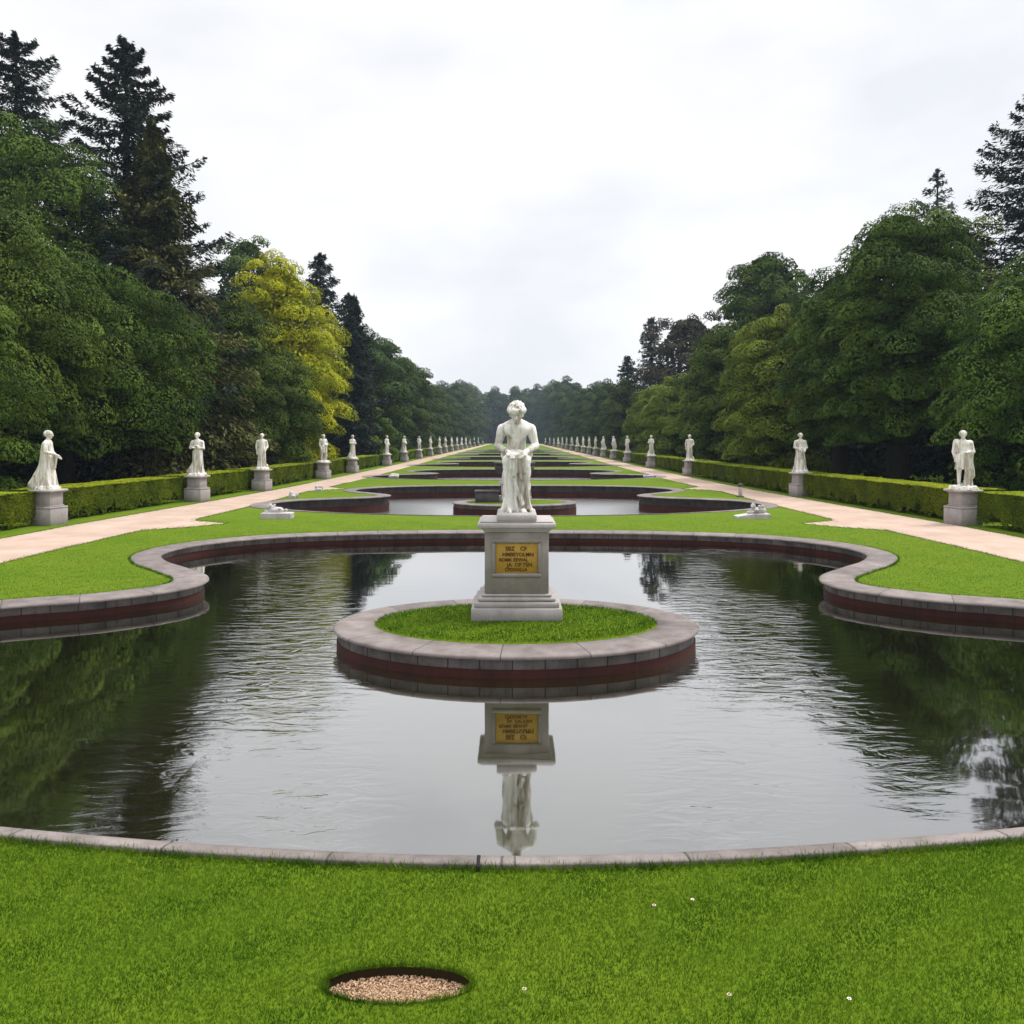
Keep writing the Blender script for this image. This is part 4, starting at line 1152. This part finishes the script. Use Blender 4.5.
plant("broadleaf_tree", broadleaf(108, 26.2, 12, 4.6, n_cl=150, per=100, leaf=0.30, cl=1.5, hole=0.5), -30.0, 90, 'leaf_dark', "dark round treetop peeping over the yellow-green tree, left side", group=GL)
plant("broadleaf_tree", broadleaf(109, 17.9, 1.5, 5.4, n_cl=460, per=110, leaf=0.20, prof=0.22, cl=1.25, droop=0.6, pw=1.7), -18.7, 63.5, 'leaf_yellow', "yellow-green tree glowing among the dark trees, left side", group=GL)
plant("broadleaf_tree", broadleaf(110, 12.8, 2.4, 3.7, n_cl=330, per=110, leaf=0.17, prof=0.3, cl=1.15, droop=0.7), -19.4, 54.5, 'leaf_dark', "dark green tree covering the left flank of the yellow-green tree", group=GL)
plant("broadleaf_tree", broadleaf(111, 9.6, 1.2, 3.0, n_cl=220, per=100, leaf=0.17, cl=1.0, droop=0.7), -16.9, 57.5, 'leaf_dark', "lower dark green tree at the foot of the yellow-green tree", group=GL)
plant("pine_tree", conifer(112, 22.4, 3, 6.0, n_br=110, per=170, needle=0.55, droop=0.3, power=0.65, hang=0.3), -20.6, 85, 'needle_dark', "black ragged pine just right of the yellow-green treetop", group=GL)
plant("pine_tree", conifer(113, 19.4, 3, 5.2, n_br=110, per=160, needle=0.55, droop=0.35, power=0.65, hang=0.3), -19.0, 92, 'needle_dark', "shorter dark pine between the ragged pine and the pointed spruce, left side", group=GL)
plant("spruce_tree", conifer(114, 17.2, 1.2, 3.6, n_br=150, per=140, needle=0.5, droop=0.45, power=0.8), -16.4, 82, 'needle_dark', "narrow pointed dark spruce on the left, right of the yellow-green tree", group=GL)
plant("broadleaf_shrub", broadleaf(115, 6.4, 0.4, 2.6, n_cl=110, per=90, leaf=0.24, cl=0.9), -15.6, 88, 'leaf_mid', "round pale green shrub at the foot of the pointed left spruce", cat="shrub")
far_a = broadleaf(116, 17.5, 1.0, 5.4, n_cl=190, per=95, leaf=0.38, cl=1.7, prof=0.3)
far_b = broadleaf(117, 20.0, 1.0, 6.2, n_cl=190, per=95, leaf=0.42, cl=1.9, prof=0.4)
far_c = conifer(118, 21.0, 1.5, 4.2, n_br=90, per=70, needle=0.7, droop=0.45)
plant("broadleaf_tree", far_a, -19.3, 104, 'leaf_far', "deep green tree right of the pointed left spruce, start of the even left row", group=GL)
LFL = "hazy far tree in the even receding row on the left of the avenue"
RFL = "hazy far tree in the receding row on the right of the avenue"
rg = np.random.default_rng(77)
for i, (y, x, s) in enumerate([(118, -19.5, 1.0), (133, -19.5, 0.97), (148, -19.6, 0.93), (165, -19.4, 0.9), (184, -19.2, 0.84), (205, -19.2, 0.85), (228, -19.6, 0.95), (255, -19, 1.1), (285, -19, 1.25), (320, -20, 1.4)]):
    plant("broadleaf_tree", far_a if i % 2 == 0 else far_b, x, y, 'leaf_far', LFL, group=LFL, rz=rg.random()*6, sc_=(s, s, s*(0.94+0.12*rg.random())*(1.0 if i % 2 == 0 else 0.9)))
# --- right side
plant("broadleaf_tree", broadleaf(201, 11.4, 0.9, 4.5, n_cl=430, per=120, leaf=0.145, prof=0.3, cl=1.1, droop=0.75, pw=1.8), 23.3, 34.0, 'leaf_mid', "green drooping tree at the right frame edge behind the nearest right statue", group=GR)
plant("pine_tree", conifer(202, 23.4, 3, 9.4, n_br=130, per=430, needle=0.36, droop=0.22, upturn=0.5, power=0.62, hang=0.18, fan=0.24), 31.6, 48, 'needle_dark', "black pine with upswept branches at the right frame edge", group=GR)
plant("pine_tree", conifer(203, 28.0, 6, 6.0, n_br=80, per=110, needle=0.42, droop=0.1, power=0.7, hang=0.15), 39.7, 75, 'needle_grey', "small pale grey pine top behind the dome tree, right side", group=GR)
plant("broadleaf_tree", broadleaf(204, 21.5, 5, 5.0, n_cl=190, per=100, leaf=0.24, cl=1.4), 36.5, 66, 'leaf_olive', "olive green tree between the grey pine and the right black pine", group=GR)
plant("broadleaf_tree", broadleaf(205, 15.8, 3.4, 4.7, n_cl=520, per=120, leaf=0.16, prof=0.18, cl=1.05, droop=0.7, pw=1.75), 20.4, 42.5, 'leaf_dark', "large dome-shaped dark green tree behind the second right statue", group=GR)
plant("broadleaf_tree", broadleaf(206, 13.2, 3.2, 3.2, n_cl=320, per=110, leaf=0.16, prof=0.25, cl=1.0, droop=0.7), 18.9, 46.5, 'leaf_dark', "dark green shoulder tree joined to the dome tree's left side", group=GR)
plant("broadleaf_tree", broadleaf(207, 12.2, 0.9, 3.6, n_cl=330, per=120, leaf=0.17, prof=0.22, cl=1.1, droop=0.75), 17.7, 53.0, 'leaf_olive', "yellowish olive drooping tree left of the dome tree, right side", group=GR)
plant("broadleaf_tree", broadleaf(208, 21.8, 12.5, 4.4, n_cl=210, per=100, leaf=0.26, cl=1.3, hole=0.6, prof=0.35), 25.2, 80, 'leaf_dark', "round airy treetop with visible limbs above the right-hand trees", group=GR)
plant("broadleaf_tree", broadleaf(209, 13.0, 1.2, 3.2, n_cl=330, per=100, leaf=0.20, prof=0.5, cl=1.1, droop=0.7), 17.6, 67, 'leaf_dark', "dark green column-like tree left of the yellowish olive tree, right side", group=GR)
plant("broadleaf_tree", broadleaf(210, 9.8, 0.9, 3.4, n_cl=260, per=100, leaf=0.24, cl=1.2), 17.4, 82, 'leaf_olive', "low rounded olive tree left of the dark column-like tree, nearer of two", group=GR)
plant("broadleaf_tree", broadleaf(211, 9.6, 0.9, 3.6, n_cl=240, per=100, leaf=0.26, cl=1.2), 17.2, 94, 'leaf_olive', "low rounded olive tree, farther of the two beside the dark column-like tree", group=GR)
plant("broadleaf_tree", broadleaf(233, 20.6, 2, 6.6, n_cl=230, per=100, leaf=0.34, cl=1.7, prof=0.45), 23.8, 108, 'leaf_brown', "broad brownish bare-looking tree above the low olive trees, right side", group=GR)
plant("pine_tree", conifer(213, 20.8, 1, 5.4, n_br=130, per=90, needle=0.6, droop=0.4, power=0.6), 20.6, 120, 'needle_dark', "dark leaning-topped pine left of the brownish tree, right side", group=GR)
plant("pine_tree", conifer(214, 16.0, 1, 4.6, n_br=110, per=80, needle=0.65, droop=0.4, power=0.6), 18.4, 130, 'needle_dark', "lower dark pine sloping down to the hazy right row", group=GR)
for i, (y, x, s) in enumerate([(124, 17.4, 0.62), (140, 18.2, 0.68), (158, 18.6, 0.72), (176, 18.4, 0.74), (196, 18.6, 0.82), (220, 18.6, 0.92), (248, 18.8, 1.05), (280, 19.4, 1.2), (315, 20, 1.4)]):
    plant("broadleaf_tree", far_b if i % 2 == 0 else far_a, x, y, 'leaf_far', RFL, group=RFL, rz=rg.random()*6, sc_=(s, s, s*(0.94+0.12*rg.random())))
# --- closing the end of the avenue
CFL = "hazy blue-green tree closing the far end of the avenue"
for i, (x, y, s, k) in enumerate([(-62, 400, 1.55, 1), (-46, 385, 1.5, 0), (-34, 372, 1.6, 1), (-22, 400, 1.35, 0), (-10, 410, 1.25, 1), (1, 404, 1.18, 0), (11, 412, 1.22, 1), (20, 392, 1.45, 0), (30, 376, 1.55, 1), (42, 390, 1.4, 0), (54, 398, 1.45, 1), (68, 405, 1.4, 0), (6, 428, 1.25, 2), (-26, 378, 1.5, 1)]):
    plant("far_tree", (far_a, far_b, far_c)[k], x, y, 'leaf_far' if k < 2 else 'needle_dark', CFL, group=CFL, rz=rg.random()*6, sc_=(s*1.25, s*1.25, 30.5*(0.92+0.14*rg.random())/(17.5, 20.0, 21.0)[k]))
# --- second rank behind the front trees
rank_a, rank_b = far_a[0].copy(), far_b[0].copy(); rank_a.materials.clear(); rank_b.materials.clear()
BFL = "tree with shade in its leaf colour, second rank behind the %s front trees"
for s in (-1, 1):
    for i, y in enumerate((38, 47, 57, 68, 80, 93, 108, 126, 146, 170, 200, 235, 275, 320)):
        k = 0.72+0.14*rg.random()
        plant("broadleaf_tree", (rank_a, far_a[1]) if i % 2 else (rank_b, far_b[1]), s*(36+3*rg.random()+(3 if y < 60 else 0)), y, 'leaf_rank_shade', BFL % ("left" if s < 0 else "right"), group=BFL % ("left" if s < 0 else "right"), rz=rg.random()*6, sc_=(k*1.15, k*1.15, k))
# --- shaded undergrowth filling the wood behind the hedges
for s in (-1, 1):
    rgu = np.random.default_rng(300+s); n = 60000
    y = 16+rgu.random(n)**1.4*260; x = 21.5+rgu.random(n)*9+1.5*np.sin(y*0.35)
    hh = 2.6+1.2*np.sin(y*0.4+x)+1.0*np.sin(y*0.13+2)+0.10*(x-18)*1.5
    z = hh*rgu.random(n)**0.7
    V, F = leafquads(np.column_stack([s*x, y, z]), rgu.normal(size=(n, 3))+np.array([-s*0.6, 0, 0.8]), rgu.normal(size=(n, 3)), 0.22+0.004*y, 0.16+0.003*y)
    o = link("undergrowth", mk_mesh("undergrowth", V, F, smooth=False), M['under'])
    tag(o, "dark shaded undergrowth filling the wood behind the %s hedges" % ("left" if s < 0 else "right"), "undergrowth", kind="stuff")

rgu = np.random.default_rng(400); n = 16000
x = rgu.uniform(-90, 90, n); y = rgu.uniform(432, 446, n); z = (10+3*np.sin(x*0.2)+2*np.sin(x*0.53))*rgu.random(n)
V, F = leafquads(np.column_stack([x, y, z]), rgu.normal(size=(n, 3))+np.array([0, -0.7, 0.7]), rgu.normal(size=(n, 3)), 2.0, 1.5)
o = link("undergrowth", mk_mesh("undergrowth", V, F, smooth=False), M['under']); tag(o, "hazy undergrowth between the trees closing the avenue", "undergrowth", kind="stuff")

# ------------------------------------------------------------------ small things on the lawns
def fragment(seed, flip, wedge):
    s = SDF((-0.66, -0.32, -0.03), (0.66, 0.32, 0.60), 0.014)
    rg = np.random.default_rng(seed)
    if wedge:   # slab tapering to one side
        b = s.box((0, 0, 0.07), (0.58, 0.26, 0.10), 0.02); b = np.maximum(b, s.z-0.17+np.clip(-(s.x+0.05), 0, 1)*0.16)
    else:
        b = s.box((0, 0, 0.09), (0.52, 0.26, 0.11), 0.02)
    s.U(b, 0.01)
    cx = 0.18 if wedge else -0.10
    # crouching lion-like carving: haunches, body, raised head, forepaws
    s.U(s.ell((cx+0.16, 0.02, 0.27), (0.16, 0.14, 0.12)), 0.03)
    s.U(s.ell((cx-0.02, 0, 0.27), (0.20, 0.13, 0.11)), 0.03)
    s.U(s.cap((cx-0.10, 0, 0.30), (cx-0.14, -0.02, 0.41), 0.10, 0.085), 0.03)
    s.U(s.ell((cx-0.16, -0.05, 0.44), (0.085, 0.085, 0.085)), 0.02)
    s.U(s.cap((cx-0.2, -0.1, 0.42), (cx-0.22, -0.13, 0.40), 0.045, 0.04), 0.02)
    for q in (-1, 1):
        s.U(s.cap((cx-0.12, 0.08*q, 0.24), (cx-0.30, 0.09*q, 0.20), 0.05, 0.04), 0.02)
        s.U(s.ell((cx-0.14, -0.03+0.06*q, 0.515), (0.022, 0.02, 0.03)), 0.01)
    for _ in range(14):
        p = rg.normal(size=3)*np.array([0.12, 0.09, 0.07])+np.array([cx, 0, 0.31])
        s.U(s.ell(p, (0.055, 0.05, 0.05)), 0.012)
    me = s.mesh("carving")
    if flip: me.transform(__import__('mathutils').Matrix.Rotation(math.pi, 4, 'Z'))
    return me
o = link("stone_carving", fragment(3, False, False), M['frag']); o.location = (-8.25, 27.9, 0); tag(o, "small weathered stone carving on a slab on the left lawn", "stone carving")
o = link("stone_carving", fragment(8, False, True), M['frag']); o.location = (8.3, 27.9, 0); tag(o, "small weathered stone carving on a wedge slab on the right lawn", "stone carving")
# stone post by the right path
po = empty("stone_post", (10.75, 38.0, 0), label="short grey stone post with cap at the right path edge", cat="post")
MB().box(-0.075, 0.075, -0.075, 0.075, 0.04, 0.50, bev=0.015).build("shaft", M['frag'], po)
MB().box(-0.16, 0.16, -0.13, 0.13, -0.03, 0.05, bev=0.015).build("foot_slab", M['greystone'], po)
V, F = lathe([(0.02, 0.66), (0.10, 0.63), (0.13, 0.57), (0.12, 0.52), (0.09, 0.49)], 12); MB().add(V, F).build("cap", M['greystone'], po, smooth=True)
# low pale stones at the path edges
def stone(seed, r):
    rg = np.random.default_rng(seed); s = SDF((-0.5, -0.4, -0.05), (0.5, 0.4, 0.5), 0.03)
    s.U(s.box((0, 0, 0.05), (r*1.2, r*0.9, 0.08), 0.03), 0.02)
    for _ in range(5): s.U(s.ell(rg.normal(size=3)*np.array([r*0.5, r*0.3, 0.05])+np.array([0, 0, 0.15]), (r*0.5, r*0.45, 0.11)), 0.04)
    return s.mesh("edge_stone")
for (x, y, r, lab) in ((9.65, 57.4, 0.30, "pale stone lump beside the right path near the third pond"), (-8.6, 57.2, 0.28, "pale stone lump beside the left path near the third pond"),
                       (-10.35, 37.4, 0.16, "small dark stone at the left path edge by the second pond"), (-10.3, 42.2, 0.15, "little stone at the left path edge beyond the second pond's lobe")):
    o = link("edge_stone", stone(int(y*10), r), M['frag']); o.location = (x, y, 0); tag(o, lab, "stone")
# little flowers and petals in the near grass
def flower(x, y, petals, label, red):
    root = empty("lawn_flower", (x, y, 0), label=label, cat="flower", group="small flowers in the near lawn"); root.scale = (0.78, 0.78, 0.78)
    rg = np.random.default_rng(int(abs(x)*1000)); pm = MB()
    for k in range(petals):
        a = 6.283*k/petals+rg.random()*0.3; d = np.array([math.cos(a), math.sin(a), 0.25]); t = np.array([-d[1], d[0], 0]); c = np.array([0, 0, 0.040])
        pm.add([c+d*0.003-t*0.002, c+d*0.010-t*0.0045, c+d*0.016+np.array([0, 0, -0.001]), c+d*0.010+t*0.0045, c+d*0.003+t*0.002], [[0, 1, 2, 3, 4]])
    pm.build("petals", M['petal'], root)
    V, F = lathe([(0.0005, 0.046), (0.005, 0.044), (0.006, 0.040), (0.0005, 0.037)], 8); MB().add(V*(1.7 if red else 1.0)*np.array([1, 1, 0])+V*np.array([0, 0, 1]), F).build("flower_head", M['flower_eye'], root)
    MB().add(*tube([(0, 0, 0), (0.002, 0, 0.02), (0, 0, 0.039)], [0.0012]*3, 5)).build("stem", M['stem'], root)
flower(0.830, 4.74, 9, "white flower with reddish heart, left of the nearer pair by the pond", True)
flower(1.07, 4.80, 8, "white flower right of the other near the pond kerb", False)
flower(0.052, 4.02, 7, "reddish-hearted flower nearest the gravel hole", True)
flower(1.07, 3.98, 7, "dark red flower at the bottom of the picture, right of centre", True)
flower(1.655, 3.95, 8, "white flower farthest right in the bottom of the lawn", False)

# ------------------------------------------------------------------ haze in the air
hm = bpy.data.materials.new("haze"); hm.use_nodes = True; nt = hm.node_tree; nt.nodes.clear()
out = nt.nodes.new("ShaderNodeOutputMaterial"); vol = nt.nodes.new("ShaderNodeVolumePrincipled")
vol.inputs["Color"].default_value = (0.66, 0.80, 1.0, 1); vol.inputs["Density"].default_value = 0.00030; vol.inputs["Anisotropy"].default_value = 0.2
nt.links.new(vol.outputs[0], out.inputs["Volume"])
hz = MB().box(-640, 640, -540, 740, -2.0, 36.0, bev=0.01).build("haze", hm); tag(hz, kind="stuff", label="thin pale haze filling the air over the avenue", cat="haze")
